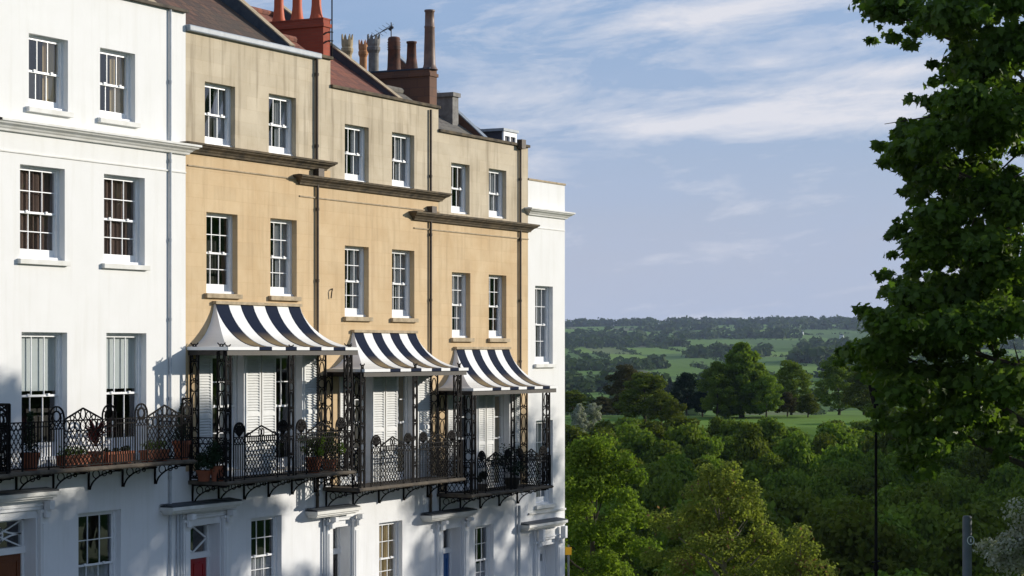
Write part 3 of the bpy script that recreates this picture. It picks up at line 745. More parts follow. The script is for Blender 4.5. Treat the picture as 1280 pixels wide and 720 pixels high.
def verge(house, X, wd, y0, z0, pitch, depth, up, material='lead_dark', cop='sill_stone'):
    """party wall standing above the roof slope, sloping coping on top"""
    t_ = math.tan(R(pitch)); mb = MB()
    p = [(y0, z0 - .1), (y0 + depth, z0 + depth * t_ - .1), (y0 + depth, z0 + depth * t_ + up), (y0, z0 + up * .25), ]
    for x in (X, X + wd): mb.face([(x, *q) for q in p])
    for q0, q1 in zip(p, p[1:] + p[:1]): mb.face([(X, *q0), (X + wd, *q0), (X + wd, *q1), (X, *q1)])
    o = mb.build('party_wall', material, house)
    mb = MB(); mb.bar((X + wd / 2, y0, z0 + up * .25 + .035), (X + wd / 2, y0 + depth, z0 + depth * t_ + up + .035), wd + .04, .03, Vector((0, -.5, 1))); mb.build('coping', cop, o)
    return o
def stack(house, X, wd, ya, yb, z0, z1, material, cap=None):
    mb = MB(); mb.box(X, X + wd, ya, yb, z0, z1); mb.box(X - .035, X + wd + .035, ya - .035, yb + .035, z1 - .2, z1 - .1)
    st = mb.build('chimney', material, house, bevel=.01)
    mb = MB(); mb.box(X - .01, X + wd + .01, ya - .01, yb + .01, z1, z1 + .04); mb.build('chimney_cap', cap or material, st); return st
def pot(st, X, Y, z, h, r, material, style):
    mb = MB()
    if style == 'taper': pf = [(r * 1.3, -.02), (r * 1.15, h * .12), (r * .95, h * .4), (r * .85, h * .93), (r * 1.0, h * .94), (r * 1.0, h), (r * .75, h), (r * .7, h * .8)]
    elif style == 'flare': pf = [(r * 1.45, -.02), (r * 1.15, h * .10), (r * .95, h * .3), (r * .9, h * .9), (r * 1.1, h * .95), (r * 1.1, h), (r * .75, h), (r * .7, h * .8)]
    elif style == 'tall': pf = [(r * 1.6, -.04), (r * 1.25, .04), (r * 1.12, .12), (r * .95, h * .69), (r * 1.02, h * .70), (r * 1.02, h * .72), (r * .92, h * .73), (r * .86, h * .96), (r * 1.0, h * .97), (r * 1.0, h), (r * .7, h), (r * .7, h * .9)]
    elif style == 'crown': pf = [(r * .85, -.02), (r * .85, h * .5), (r * 1.1, h * .58), (r * 1.12, h * .66), (r * .95, h * .68), (r * 1.05, h * .74), (r * 1.08, h * .86), (r * .82, h * .86), (r * .78, h * .6)]
    elif style == 'ribbed': pf = [(r * 1.2, -.02), (r * 1.1, h * .1), (r * 1.0, h * .6)] + [q for i in range(4) for q in ((r * 1.12, h * (.62 + i * .07)), (r * .96, h * (.655 + i * .07)))] + [(r * 1.05, h * .92), (r * .9, h * .98), (r * .6, h), (r * .5, h * .9)]
    mb.lathe((X, Y, z), pf, 16)
    if style == 'crown':
        for k in range(8):
            an = k * math.pi / 4; an2 = an + .5
            p = lambda a_, rr, zz: (X + rr * math.cos(a_), Y + rr * math.sin(a_), z + zz)
            for rr in (r * 1.08, r * .85): mb.face([p(an, rr, h * .86), p(an2, rr, h * .86), p((an + an2) / 2, rr * 1.03, h)])
            mb.face([p(an, r * 1.08, h * .86), p((an + an2) / 2, r * 1.1, h), p((an + an2) / 2, r * .87, h), p(an, r * .85, h * .86)])
            mb.face([p(an2, r * 1.08, h * .86), p((an + an2) / 2, r * 1.1, h), p((an + an2) / 2, r * .87, h), p(an2, r * .85, h * .86)])
    o = mb.build('chimney_pot', material, st, smooth=(style != 'crown')); return o

B = {'h0': PX(-21) - 6.4, 'h1': PX(-21), 'h2': PX(232), 'h3': PX(413), 'h4': PX(548), 'h5': PX(660), 'end': PX(706)}
RX = .35   # roof starts this far behind the wall face

# ================= white house at the left edge of the picture (and its mostly hidden neighbour)
def white_house(Xa, Xb, ext, dx, main):
    lab = ('tall white stuccoed terraced house with brown front door, left of the tan houses' if main else 'white stuccoed house at the far left, only its balcony end in view')
    hs = empty('terraced_house', (Xa, 0, 0), lab, 'house', 'houses of the terrace')
    S = lambda r: (r[0] + dx, r[1] + dx, r[2], r[3])
    r0 = [rect(36, 85, 41, 133), rect(125, 169, 59, 147)]; r1 = [rect(25, 81, 205, 323), rect(130, 181, 217, 329)]; rf = [rect(27, 84, 415, 577), rect(133, 183, 416, 569)]
    rg = rect(98, 151, 642, 760)
    zt = (PZ(150, 0) + PZ(230, 14)) / 2
    dh = doorcase(hs, -22, 45, -60, 76, 625, 654, 697, 'door_brown', 'curves') if main else None
    holes = [S(r) for r in r0 + r1 + rf + [rg]] + ([dh] if dh else [])
    wall_mesh(Xa, Xb, 0, zt, holes, [(PZ(100, 598), 1), (99, 0)], None).build('wall', ['stucco', 'stucco_low'], hs)
    cs = [('right', 'curtain_tan', .35), ('right', 'curtain_tan', .35)]
    for r, c_ in zip(r0, cs): window(hs, *S(r), 3, 1, curt=c_, sill='cornice_white', low=.14)
    for r in r1: window(hs, *S(r), 3, 2, curt=('full', 'curtain_brown', .4), sill='cornice_white', low=.16, rec=.15)
    for r in rf: window(hs, *S(r), 3, 1, split=.5, curt=('blind', 'blind', .46), sill=None, low=.3, rec=.15)
    window(hs, *S(rg), 3, 2, split=.42, curt=('half', 'curtain_grey', .42), sill='cornice_white', low=.12)
    z = PZ(100, 160 + 2, 0) - .0
    zc = PZ(0, 146, .28)
    cornice(hs, Xa + .02, Xb - .02, zc, .28, CP, 'cornice_white')
    band(hs, Xa, Xb, zc - .62, .035, .025, 'cornice_white')
    mb = MB(); mb.box(Xa, Xb, -.1, .34, zt, zt + .07); mb.build('coping', 'slab', hs, bevel=.01)
    roofplane(hs, Xa, Xb, RX, zt - .15, 35, 4.4, 'tile_brown')
    if main: verge(hs, Xb - .3, .28, RX, zt - .15, 35, 4.4, .25)
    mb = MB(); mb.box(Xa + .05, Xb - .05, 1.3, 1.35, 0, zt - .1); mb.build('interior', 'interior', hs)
    return hs, zt
h1, z1t = white_house(B['h1'], B['h2'], None, 0, True)
h0, _ = white_house(B['h0'], B['h1'], None, B['h0'] - B['h1'], False)
pipe(h1, 213, 12, 720, .042, .03, 'pipe_grey'); pipe(h1, 222.5, 640, 720, .05, .03, 'pipe_grey')
# balconies of the white houses
vd = .95
zf1 = PZ(120, 583, vd)
fx = lambda x: PX(x, vd)
zr1 = PZ(200, 521, vd) - zf1; 
lay = [('bars', fx(29), fx(61)), ('arch', fx(61), fx(80)), ('gable', fx(80), fx(127)), ('arch', fx(128), fx(145)), ('bars', fx(145), fx(169)), ('arch', fx(169), fx(184)), ('gable', fx(185), fx(226)), ('arch', fx(227), fx(240)), ('lat', fx(12), fx(28))]
b1 = balcony(h1, fx(12), fx(240), zf1, vd, lay, zr1, zr1 + .25, zr1 + .3, circles=True, brk=6, end_lattice=True)
w0 = fx(9) - fx(-40)
b0 = balcony(h0, fx(9) - 4.6, fx(9), zf1 - .02, vd, [('gable', fx(9) - 1.8, fx(9) - .45), ('arch', fx(9) - .45, fx(9)), ('bars', fx(9) - 4.6, fx(9) - 1.8)], zr1, zr1 + .25, zr1 + .3, circles=True, brk=4, end_lattice=True)

# ================= three tan stone houses
def tan_house(key, nxt, label, pr):
    Xa, Xb = B[key], B[nxt]
    hs = empty('terraced_house', (Xa, 0, 0), label, 'house', 'houses of the terrace')
    zt = pr['zt']; rows0, rows1 = [rect(*q) for q in pr['row0']], [rect(*q) for q in pr['row1']]
    fr = [rect(*q) for q in pr['french']]; gr = rect(*pr['ground'])
    for L in (rows0, rows1):                  # same heads and sills across a storey
        a = sum(r[2] for r in L) / 2; b = sum(r[3] for r in L) / 2
        for i in range(2): L[i] = (L[i][0], L[i][1], a, b)
    dh = doorcase(hs, *pr['door'])
    zc = pr['zc']
    wall_mesh(Xa, Xb, 0, zt, rows0 + rows1 + fr + [gr, dh], [(pr['zwhite'], 2), (zc - .2, 0), (99, 1)], None).build('wall', ['stone', 'stone_grey', 'stucco_low'], hs)
    for r, c_ in zip(rows0, pr['c0']): window(hs, *r, 3, 1, curt=c_, sill=None, low=.16)
    for r, c_ in zip(rows1, pr['c1']): window(hs, *r, 3, 2, curt=c_, sill='sill_stone', low=.17, rec=.15)
    for r in fr:
        mb = MB(); a, b_, c, d = r
        mb.box(a - .06, a + .012, -.03, .16, c, d + .06); mb.box(b_ - .012, b_ + .06, -.03, .16, c, d + .06); mb.box(a + .012, b_ - .012, -.03, .16, d - .012, d + .06)
        mb.build('architrave', 'paint', hs)
    for r, c_ in zip(fr, pr['cf']): window(hs, *r, 2, 2, split=.55, curt=c_, sill=None, low=.22, rec=.17, bar=.024)
    window(hs, *gr, 3, 2, split=.45, curt=pr['cg'], sill='cornice_white', low=.12)
    cornice(hs, pr['cx'][0], pr['cx'][1], zc, .27, CP, 'cornice_dark')
    band(hs, pr['cx'][0], pr['cx'][1], zc - pr['sc'], .035, .03, 'sill_stone')
    mb = MB()
    if pr['cop'] == 'lead':
        mb.box(Xa, pr['copx'], -.12, .3, zt - .12, zt + .03); mb.build('gutter', 'lead', hs, bevel=.03)
        mb = MB(); mb.box(pr['copx'] + .03, Xb + .03, -.08, .34, zt - .06, zt + .02); mb.build('coping', 'cornice_dark', hs, bevel=.01)
    else:
        mb.box(Xa, Xb + .03, -.07, .34, zt, zt + .08); mb.build('coping', 'cornice_dark', hs, bevel=.01)
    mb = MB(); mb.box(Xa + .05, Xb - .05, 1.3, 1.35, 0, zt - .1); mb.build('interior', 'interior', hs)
    for q in pr['shut']: shutter(hs, PX(q[0]), PX(q[1]), pr['zsb'], pr['zst'])
    return hs
GY, TNC, BRC = ('right', 'curtain_grey', .35), ('right', 'curtain_tan', .3), ('sides', 'curtain_brown', .25)
def zrow(x, y, v=0): return PZ(x, y, v)
h2 = tan_house('h2', 'h3', 'tallest of the tan stone terraced houses, red front door, joined to the white house', dict(
    zt=(PZ(232, 31) + PZ(400, 70)) / 2, zc=(PZ(250, 178, .27) + PZ(415, 202, .27)) / 2, sc=.5,
    row0=[(256, 294, 101, 181), (336, 370, 117, 191)], row1=[(258, 297, 265, 366), (338, 371, 272, 370)],
    french=[(264, 304, 443, 590), (343, 377, 443, 588)], ground=(314, 352, 648, 740),
    door=(236, 275, 216, 304, 635, 658, 699, 'door_red', 'diamond'), zwhite=PZ(300, 584), c0=[GY, GY], c1=[None, GY], cf=[GY, None], cg=('half', 'curtain_grey', .42),
    cx=(PX(234), PX(404)), cop='lead', copx=PX(398), shut=[(245, 263), (305, 324), (325, 343), (378, 396)], zst=PZ(300, 444), zsb=PZ(300, 587)))
h3 = tan_house('h3', 'h4', 'middle tan stone terraced house with black front door and red pantiled roof', dict(
    zt=(PZ(414, 108) + PZ(540, 136)) / 2, zc=(PZ(390, 219, .27) + PZ(558, 241, .27)) / 2, sc=.5,
    row0=[(431, 461, 153, 225), (490, 518, 166, 234)], row1=[(431, 461, 306, 395), (490, 518, 312, 398)],
    french=[(440, 464, 467, 607), (495, 517, 467, 605)], ground=(474, 503, 654, 740),
    door=(414, 438, 397, 452, 640, 660, 693, 'door_black', 'plain'), zwhite=PZ(470, 602), c0=[GY, GY], c1=[GY, GY], cf=[TNC, TNC], cg=('full', 'curtain_tan', .5),
    cx=(PX(374), PX(549)), cop='stone', copx=0, shut=[(423, 439), (464, 479), (480, 495), (520, 538)], zst=PZ(470, 467), zsb=PZ(470, 602)))
h4 = tan_house('h4', 'h5', 'lowest tan stone terraced house with blue front door, next to the narrow white end house', dict(
    zt=(PZ(550, 165) + PZ(655, 184)) / 2, zc=(PZ(532, 264, .27) + PZ(668, 281, .27)) / 2, sc=.42,
    row0=[(564, 587, 202, 265), (611, 633, 211, 272)], row1=[(565, 588, 339, 422), (611, 633, 344, 423)],
    french=[(569, 595, 492, 620), (616, 636, 492, 618)], ground=(594, 617, 658, 740),
    door=(552, 576, 540, 598, 645, 662, 692, 'door_blue', 'plain'), zwhite=PZ(600, 612), c0=[BRC, GY], c1=[GY, None], cf=[None, TNC], cg=('half', 'curtain_grey', .4),
    cx=(PX(517), PX(660)), cop='stone', copx=0, shut=[(558, 569), (596, 605), (606, 616), (637, 648)], zst=PZ(600, 491), zsb=PZ(600, 612)))
# overlap strips where a neighbour's cornice runs on past the joint

# roofs, party walls, chimneys
def zt_of(v): return v
z2 = (PZ(232, 31) + PZ(400, 70)) / 2; z3 = (PZ(414, 108) + PZ(540, 136)) / 2; z4 = (PZ(550, 165) + PZ(655, 184)) / 2
roofplane(h2, B['h2'], PX(380), RX, z2 - .02, 35, 4.3, 'tile_brown'); verge(h2, PX(377), .22, RX, z2, 35, 4.3, .6)
roofplane(h2, PX(384), B['h3'], RX, z2 - .03, 35, .75, 'pantile', 'lower_roof')
roofplane(h3, B['h3'] + .1, PX(518), RX, z3 - .02, 33.5, 4.1, 'pantile'); verge(h3, PX(515), .2, RX, z3, 33.5, 4.1, .36)
roofplane(h3, PX(521), B['h4'], RX, z3 - .02, 33, .85, 'slate_grey', 'lower_roof')
roofplane(h4, B['h4'] + .1, PX(618), RX, z4 + .02, 33.5, 1.6, 'slate_grey', 'lower_roof')
verge(h4, PX(618), .2, RX, z4, 37, 3.1, .5, 'brick_brown', 'lead')
roofplane(h4, PX(623), B['h5'], RX + 1.2, z4 + .6, 32, 1.9, 'slate')
mb = MB(); mb.box(PX(623), B['h5'], RX, RX + 1.25, z4 - .02, z4 + .12); mb.build('flat_roof', 'lead', h4)
# dormer
Xd0 = PX(628, -.7); Xd1 = PX(652, -.5); zd0 = z4 + .05; zd1 = PZ(628, 161, -.7)
mb = MB(); mb.box(Xd0, Xd1, .72, 2.2, zd0, zd1 - .06); dm = mb.build('dormer', 'dormer', h4)
mb = MB(); mb.box(Xd0 - .06, Xd1 + .06, .62, 2.3, zd1 - .06, zd1 + .02); mb.build('dormer_roof', 'lead', dm)
mb = MB()
for q in ((Xd0 + .01, Xd0 + .09, zd0, zd1 - .07), (Xd1 - .09, Xd1 - .01, zd0, zd1 - .07), (Xd0 + .09, Xd1 - .09, zd1 - .2, zd1 - .07), (Xd0 + .09, Xd1 - .09, zd0, zd0 + .08), ((Xd0 + Xd1) / 2 - .03, (Xd0 + Xd1) / 2 + .03, zd0 + .08, zd1 - .2)): mb.box(q[0], q[1], .66, .715, q[2], q[3])
mb.build('dormer_window', 'paint', dm)
# ridge-top masonry block beyond the lowest tan house
Xr = PX(606); 
mb = MB(); ya, yb = -Vof(572, Xr + .3), -Vof(552, Xr + .3)
zr_ = G(566, 121, (Xr * CS + (D + (ya + yb) / 2) * SN)).z
mb.box(Xr, Xr + .35, ya, yb + .8, z4 + .3, zr_); mb.box(Xr - .05, Xr + .4, ya - .05, yb + .85, zr_, zr_ + .12); mb.build('chimney', 'potgrey', h4)

def zat(x, y, X):   # height of a thing seen at column x, row y, standing at facade coordinate X
    v = Vof(x, X); t = X * CS + (D - v) * SN; return E - (y - HY) / FPX * t
# red chimney
Xs = PX(404, -.95); wd = .36
ya, yb = .95, -Vof(333, Xs)
zc0 = zat(404, 23.5, Xs)
st = stack(h2, Xs, wd, ya, yb, z2 - .1, zc0, 'brick_red')
for x in (395.5, 371.5, 348.5): 
    v = Vof(x, Xs + wd / 2); pot(st, Xs + wd / 2, -v, zc0 + .04, 1.25, .135, 'potred', 'flare')
mb = MB(); mb.tube([(Xs + wd + .02, ya - .03, z2 + .2), (Xs + wd + .02, ya - .03, zc0 + 2.0)], .018, 6); mb.build('aerial_mast', 'iron', st)
mb = MB()
for dz in (.32, .55): mb.tube([(Xs - .02, ya - .03, zc0 - dz - .1), (Xs + wd / 2, ya - .05, zc0 - dz), (Xs + wd + .05, ya - .04, zc0 - dz + .02)], .016, 6)
mb.build('chimney_strap', 'iron', st)
# brown chimney with its long row of pots
Xs = PX(537, -.6); wd = .42
ya = .6; yb = -Vof(432, Xs); zc1 = zat(537, 86, Xs)
st = stack(h3, Xs, wd, ya, yb, z3 - .2, zc1, 'brick_brown', 'flaunch')
for x, ytop, r, m_, sty in ((537, 12.5, .15, 'pottall', 'tall'), (514.5, 52, .15, 'potbrown', 'taper'), (492.5, 46, .175, 'potbrown', 'ribbed'), (467, 43, .175, 'potgrey', 'crown'), (454, 50, .13, 'potorange', 'crown'), (434, 43, .16, 'potcream', 'crown')):
    Xp = Xs + wd / 2 + (.25 if x in (454, 434) else 0); v = Vof(x, Xp); zt_ = zat(x, ytop, Xp); pot(st, Xp, -v, zc1 + .04, zt_ - zc1 - .04, r, m_, sty)
Xp = Xs + wd / 2; v = Vof(489, Xp); za_ = zat(489, 28, Xp)
mb = MB(); mb.tube([(Xp, -v, zc1), (Xp, -v, za_)], .016, 6)
mb.tube([(Xp, -v, za_ - .13), (Xp, -v + .62, za_ - .36)], .012, 6); mb.tube([(Xp, -v - .05, za_ - .12), (Xp, -v + .06, za_ - .2)], .05, 6)
for k in range(5):
    a = za_ - .12 - .06 * k; yy = -v + .04 + k * .12; mb.tube([(Xp - .22, yy, a + .08), (Xp + .22, yy, a - .02)], .006, 5); mb.tube([(Xp - .2, yy, a - .06), (Xp + .2, yy, a + .1)], .006, 5)
mb.build('aerial', 'lead_dark', st)

# drainpipes
pipe(h2, 396, 66, 204, .055, .042, 'pipe_iron'); pipe(h2, 397, 222, 640, .05, .036, 'pipe_iron', True)
pipe(h3, 538.5, 137, 240, .05, .034, 'pipe_iron'); pipe(h3, 538.5, 268, 640, .05, .036, 'pipe_iron', True); pipe(h4, 650.5, 184, 470, .05, .036, 'pipe_iron', True)
pipe(h4, 649, 632, 740, .07, .045, 'pipe_grey'); pipe(h2, 226, 640, 740, .05, .03, 'pipe_grey'); pipe(h3, 405, 645, 740, .05, .03, 'pipe_grey')

p = W(413, 366); mb = MB(); mb.tube([p + Vector((-.03, -.04, -.14)), p + Vector((-.03, -.06, .02)), p + Vector((0, -.06, .08)), p + Vector((.05, -.03, .1)), p + Vector((.08, .02, .09))], .018, 6); mb.build('wall_hook', 'pipe_iron', h3)
# verandahs and canopies
def verandah(house, dep, xl, xr, yfl, posts, lay, top, bot, yr, yg, ya_, bounds_px, brk, xref):
    q = lambda x: PX(x, dep)
    Xa, Xb = q(xl), q(xr); zf = PZ(xref[0], yfl, dep); zg = PZ(xref[1], bot[2], dep); zr = PZ(xref[2], yr, dep) - zf
    b = balcony(house, Xa, Xb, zf, dep, [(k, q(a), q(c)) for k, a, c in lay], zr, PZ(xref[2], yg, dep) - zf, PZ(xref[2], ya_, dep) - zf, brk=brk,
                cols_=[(q(x), .2) for x in posts], ztop=zg - .1, wallcols=(Xa, Xb))
    cx0, cx1 = q(bot[0]), q(bot[1]); bb = [(q(x) - cx0) / (cx1 - cx0) for x in bounds_px]
    canopy(house, PX(top[0]), PX(top[1]), PZ(top[0], top[2]), cx0, cx1, zg, dep + .08, bb)
    return zf
zf2 = verandah(h2, 1.05, 283, 440, 596, (285, 364, 437), [('arch', 292, 306), ('gable', 307, 346), ('arch', 347, 360), ('arch', 370, 383), ('gable', 384, 419), ('arch', 420, 432)],
         (267, 372, 380), (281, 446, 434), 545, 532, 527, [281, 320, 336, 353, 367, 383, 398, 413, 428, 446], 6, (350, 350, 327))
zf3 = verandah(h3, 1.05, 448, 578, 605, (453, 519, 574), [('arch', 464, 476), ('gable', 477, 504), ('arch', 505, 515), ('arch', 524, 534), ('gable', 535, 559), ('arch', 560, 569)],
         (440, 517, 415.5), (452, 582, 461), 557, 546, 543, [452, 484, 497, 510, 523, 536, 548, 559, 570, 582], 5, (500, 500, 490))
zf4 = verandah(h4, 1.05, 588, 688, 612, (592, 641, 685), [('arch', 597, 607), ('gable', 608, 630), ('arch', 631, 638), ('arch', 645, 654), ('gable', 655, 673), ('arch', 674, 683)],
         (568, 634, 436.5), (588, 694, 484), 575, 565, 563, [588, 612, 623, 634, 645, 655, 665, 675, 684, 694], 5, (640, 640, 620))

# ================= narrow white end house
h5 = empty('terraced_house', (B['h5'], 0, 0), 'narrow white end house with plain parapet at the right end of the terrace', 'house', 'houses of the terrace')
z5 = (PZ(662, 224) + PZ(704, 233)) / 2; zc5 = (PZ(664, 259, .25) + PZ(712, 265, .25)) / 2
rw = [rect(669, 691, 357, 455), rect(670, 691, 526, 632)]
dh = doorcase(h5, 673, 694, 662, 710, 657, 683, 689, 'glazed', 'plain')
wall_mesh(B['h5'], B['end'], 0, z5, rw + [dh], [(PZ(690, 640), 1), (99, 0)], None).build('wall', ['stucco', 'stucco_low'], h5)
window(h5, *rw[0], 3, 2, curt=GY, sill='cornice_white', low=.16); window(h5, *rw[1], 3, 2, curt=GY, sill='cornice_white', low=.16)
cornice(h5, B['h5'] + .02, B['end'], zc5, .25, [(p, d * .9) for p, d in CP], 'cornice_white')
band(h5, B['h5'], B['end'], zc5 - .55, .03, .02, 'cornice_white'); band(h5, B['h5'], B['end'], PZ(690, 637), .06, .05, 'cornice_white')
mb = MB(); mb.box(B['h5'], B['end'] + .03, -.03, .34, z5, z5 + .06); mb.build('coping', 'sill_stone', h5, bevel=.01)
mb = MB(); mb.box(B['h5'] + .03, B['end'] - .03, .3, 9, z5 - .5, z5 - .45); mb.build('roof', 'lead', h5)
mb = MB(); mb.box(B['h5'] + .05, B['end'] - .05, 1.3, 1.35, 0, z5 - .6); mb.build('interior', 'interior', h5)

# ------------------------------------------------------------------ foliage machinery
MAPLE = np.array([(0, -.5), (.12, -.42), (.42, -.38), (.30, -.15), (.56, .06), (.28, .10), (.22, .24), (.0, .62), (-.22, .24), (-.28, .10), (-.56, .06), (-.30, -.15), (-.42, -.38), (-.12, -.42)])
OVAL = np.array([(0, -.5), (.3, -.12), (.22, .28), (0, .5), (-.22, .28), (-.3, -.12)])
QUAD = np.array([(-.5, -.4), (.45, -.5), (.5, .45), (-.4, .5)])
def leaf_cloud(rg, centers, radii, counts, size, shape, flat=.55, fill=.45, droop=.3):
    """leaf-sized faces in and around clump ellipsoids; returns verts, faces, tint"""
    pts = []; nrm = []; tints = []
    for c, r, n in zip(centers, radii, counts):
        n = int(n); d = rg.normal(size=(n, 3)); d /= np.linalg.norm(d, axis=1)[:, None]
        rr = (fill + (1 - fill) * rg.random(n)) ** .7 * (1 + .16 * rg.normal(size=n))
        p = d * rr[:, None] * np.array([r, r, r * flat]); pts.append(p + np.array(c))
        nn = d * .7 + rg.normal(size=(n, 3)) * .6 + np.array([0, 0, .5]); nrm.append(nn)
        tints.append(np.clip(rg.normal(.5 + rg.normal() * .12, .2, n), 0, 1))
    p = np.concatenate(pts); nn = np.concatenate(nrm); tn = np.concatenate(tints); nn /= np.linalg.norm(nn, axis=1)[:, None]
    n = len(p); up = np.tile([0, 0, -1.0], (n, 1)) * droop * 2 + rg.normal(size=(n, 3)) * .8
    u = np.cross(up, nn); u /= np.linalg.norm(u, axis=1)[:, None] + 1e-9; w = np.cross(nn, u)
    s = size * (.65 + .7 * rg.random(n)); k = len(shape)
    v = p[:, None, :] + (u[:, None, :] * shape[None, :, 0, None] + w[:, None, :] * shape[None, :, 1, None]) * s[:, None, None]
    bend = (np.abs(shape[:, 0]) * -.25)[None, :, None] * nn[:, None, :] * s[:, None, None]; v = v + bend
    f = np.arange(n * k).reshape(n, k); return v.reshape(-1, 3), f, tn
def crown_clumps(rg, h0, h1, rad, n, cr, prof='round'):
    """clump centres over the crown of a tree standing at the origin"""
    cs = []; rs = []
    for i in range(n):
        f = (i + .5) / n; z = h0 + (h1 - h0) * f
        if prof == 'round': ring = rad * math.sqrt(max(.03, 1 - ((f - .42) / .62) ** 2))
        elif prof == 'cone': ring = rad * (1.02 - f) ** .8
        elif prof == 'peak': ring = rad * min(1, .75 + f * 1.2) * min(1.0, max(.02, (1.05 - f) * 1.45)) ** .85
        elif prof == 'dome': ring = rad * math.sqrt(max(.03, 1 - max(0, f - .15) ** 2 / .76))
        an = i * 2.399 + rg.normal() * .3; q = ring * (.25 + .75 * rg.random() ** .5)
        r = cr * (.7 + .6 * rg.random()); q = max(0, q - r * .35)
        cs.append((q * math.cos(an) * (1 + .12 * rg.normal()), q * math.sin(an) * (1 + .12 * rg.normal()), z + rg.normal() * .3)); rs.append(r)
    return cs, rs
def trunk_mesh(rg, cs, h0, h1, r0, nb=9, z0=-1.0):
    mb = MB(); top = h0 + (h1 - h0) * .75
    sp = [(0, 0, z0)] + [(rg.normal() * .12, rg.normal() * .12, z0 + (top - z0) * f) for f in (.2, .45, .7, 1.0)]
    mb.tube(sp, [r0 * 1.25, r0, r0 * .8, r0 * .5, r0 * .15], 8)
    idx = rg.choice(len(cs), min(nb, len(cs)), replace=False)
    for i in idx:
        c = cs[i]; zb = max(h0 * .5, min(top * .85, c[2] - abs(c[0]) * .5 - abs(c[1]) * .5 - .3)); f = (zb - z0) / (top - z0)
        mb.tube([(0, 0, zb), (c[0] * .5, c[1] * .5, zb + (c[2] - zb) * .4), (c[0], c[1], c[2])], [r0 * (1 - f) * .6 + .02, r0 * .25 * (1 - f) + .02, .012], 6)
    return mb
def make_tree(name, label, cat, loc, h0, h1, rad, n, cr, per, size, shape, material, bark='bark', r0=.25, prof='round', group=None, seed=1, flat=.6, fill=.45, nb=9, skirt=0.0):
    rg = np.random.default_rng(seed); cs, rs = crown_clumps(rg, h0, h1, rad, n, cr, prof)
    root = empty(name, loc, label, cat, group)
    v, f, tn = leaf_cloud(rg, cs, rs, [per * (r / cr) ** 1.5 for r in rs], size, shape, flat, fill)
    me = np_mesh('crown', v, f, material, tn); co = bpy.data.objects.new('crown', me); COL.objects.link(co); co.parent = root
    mb = trunk_mesh(rg, cs, h0, h1, r0, nb, z0=-.4); tr = mb.build('trunk', bark); tr.parent = root
    return root
def ground_at(p):
    t = p.x * CS + (p.y + D) * SN; l = p.x * SN - (p.y + D) * CS; return H(t, l)

# ---- large maple on the right, close to the camera: layered sprays of lobed leaves
TM = 38.0; root = empty('maple_tree', G(1430, 440, TM).xy.to_3d(), 'large dark green maple tree overhanging the right side of the picture', 'tree')
root.location.z = 0
rg = np.random.default_rng(3); cs = []; rs = []; ns = []
SIL = [(1120, 8, 42), (1185, 25, 52), (1215, 75, 40), (1200, 130, 45), (1250, 60, 60), (1165, 175, 42), (1140, 185, 32), (1230, 170, 60), (1155, 215, 30), (1210, 230, 50), (1170, 270, 38), (1270, 250, 60),
       (1160, 315, 40), (1220, 310, 55), (1135, 365, 36), (1190, 365, 55), (1120, 410, 45), (1180, 420, 55), (1095, 440, 36), (1240, 400, 60), (1130, 475, 45), (1190, 480, 55), (1130, 525, 30), (1165, 540, 34), (1150, 568, 22), (1215, 520, 40), (1275, 480, 60), (1250, 340, 60), (1270, 140, 70), (1260, 545, 30), (1245, 0, 60)]
for (x, y, rp) in SIL:
    for kdep in range(4):
        t = TM + (kdep - 1.5) * 1.5 + rg.normal() * .4; c = G(x + rg.normal() * 7 + (6 if kdep in (0, 3) else 0), y + rg.normal() * 7, t); cs.append(tuple(c)); rs.append(rp / FPX * TM * .86); ns.append(rp * 10)
for (x, y, rp) in SIL:      # small outer sprays that break up the outline
    for k in range(11):
        an = rg.random() * 6.283; q = rp * (.85 + .5 * rg.random()); c = G(x + q * math.cos(an), y + q * math.sin(an) * .9, TM + rg.normal() * 1.6); cs.append(tuple(c)); rs.append((.10 + .13 * rg.random())); ns.append(30)
for i in range(120):     # the part of the crown that stands outside the picture
    an = rg.random() * 6.283; q = 4.6 * rg.random() ** .5; z = 4.0 + 12.5 * rg.random(); lim = 5.2 * math.sqrt(max(.1, 1 - ((z - 9.5) / 8.2) ** 2)); q = q / 4.6 * lim
    x, t = 1430 + q * math.cos(an) * 72, TM + q * math.sin(an)
    if x < 1330 and z < 13.7: continue
    c = G(x, 0, t); cs.append((c.x, c.y, z)); rs.append(.85); ns.append(330)
v, f, tn = leaf_cloud(rg, cs, rs, ns, 0.128, MAPLE, flat=.5, fill=.25, droop=.6)
v -= np.array(root.location); me = np_mesh('crown', v, f, 'leaf_maple', tn); co = bpy.data.objects.new('crown', me); COL.objects.link(co); co.parent = root
mb = MB(); o_ = root.location
mb.tube([(0, 0, -.3), (.1, .05, 2), (.0, .1, 5), (-.1, 0, 9), (0, .1, 14)], [.42, .34, .28, .18, .05], 12)
for (x, y) in [(1120, 20), (1200, 130), (1165, 200), (1170, 300), (1130, 400), (1110, 440), (1150, 520), (1215, 520), (1240, 350), (1250, 60), (1225, 230)]:
    tt = TM + rg.normal() * .8; e = G(x, y, tt) - o_; s_ = Vector((0, 0, max(2.6, e.z - 2.6))); mid = s_.lerp(e, .5) + Vector((0, 0, .25)) + Vector(rg.normal(size=3)) * .15
    mb.tube([s_, s_.lerp(mid, .5) + Vector(rg.normal(size=3)) * .08, mid, mid.lerp(e, .5) + Vector(rg.normal(size=3)) * .1, e], [.11, .085, .06, .035, .01], 7)
    for k in range(5):
        a_ = mid.lerp(e, k / 5 + .1); mb.tube([a_, a_ + Vector(rg.normal(size=3)) * .5], [.022, .006], 5)
tr = mb.build('trunk', 'bark'); tr.parent = root

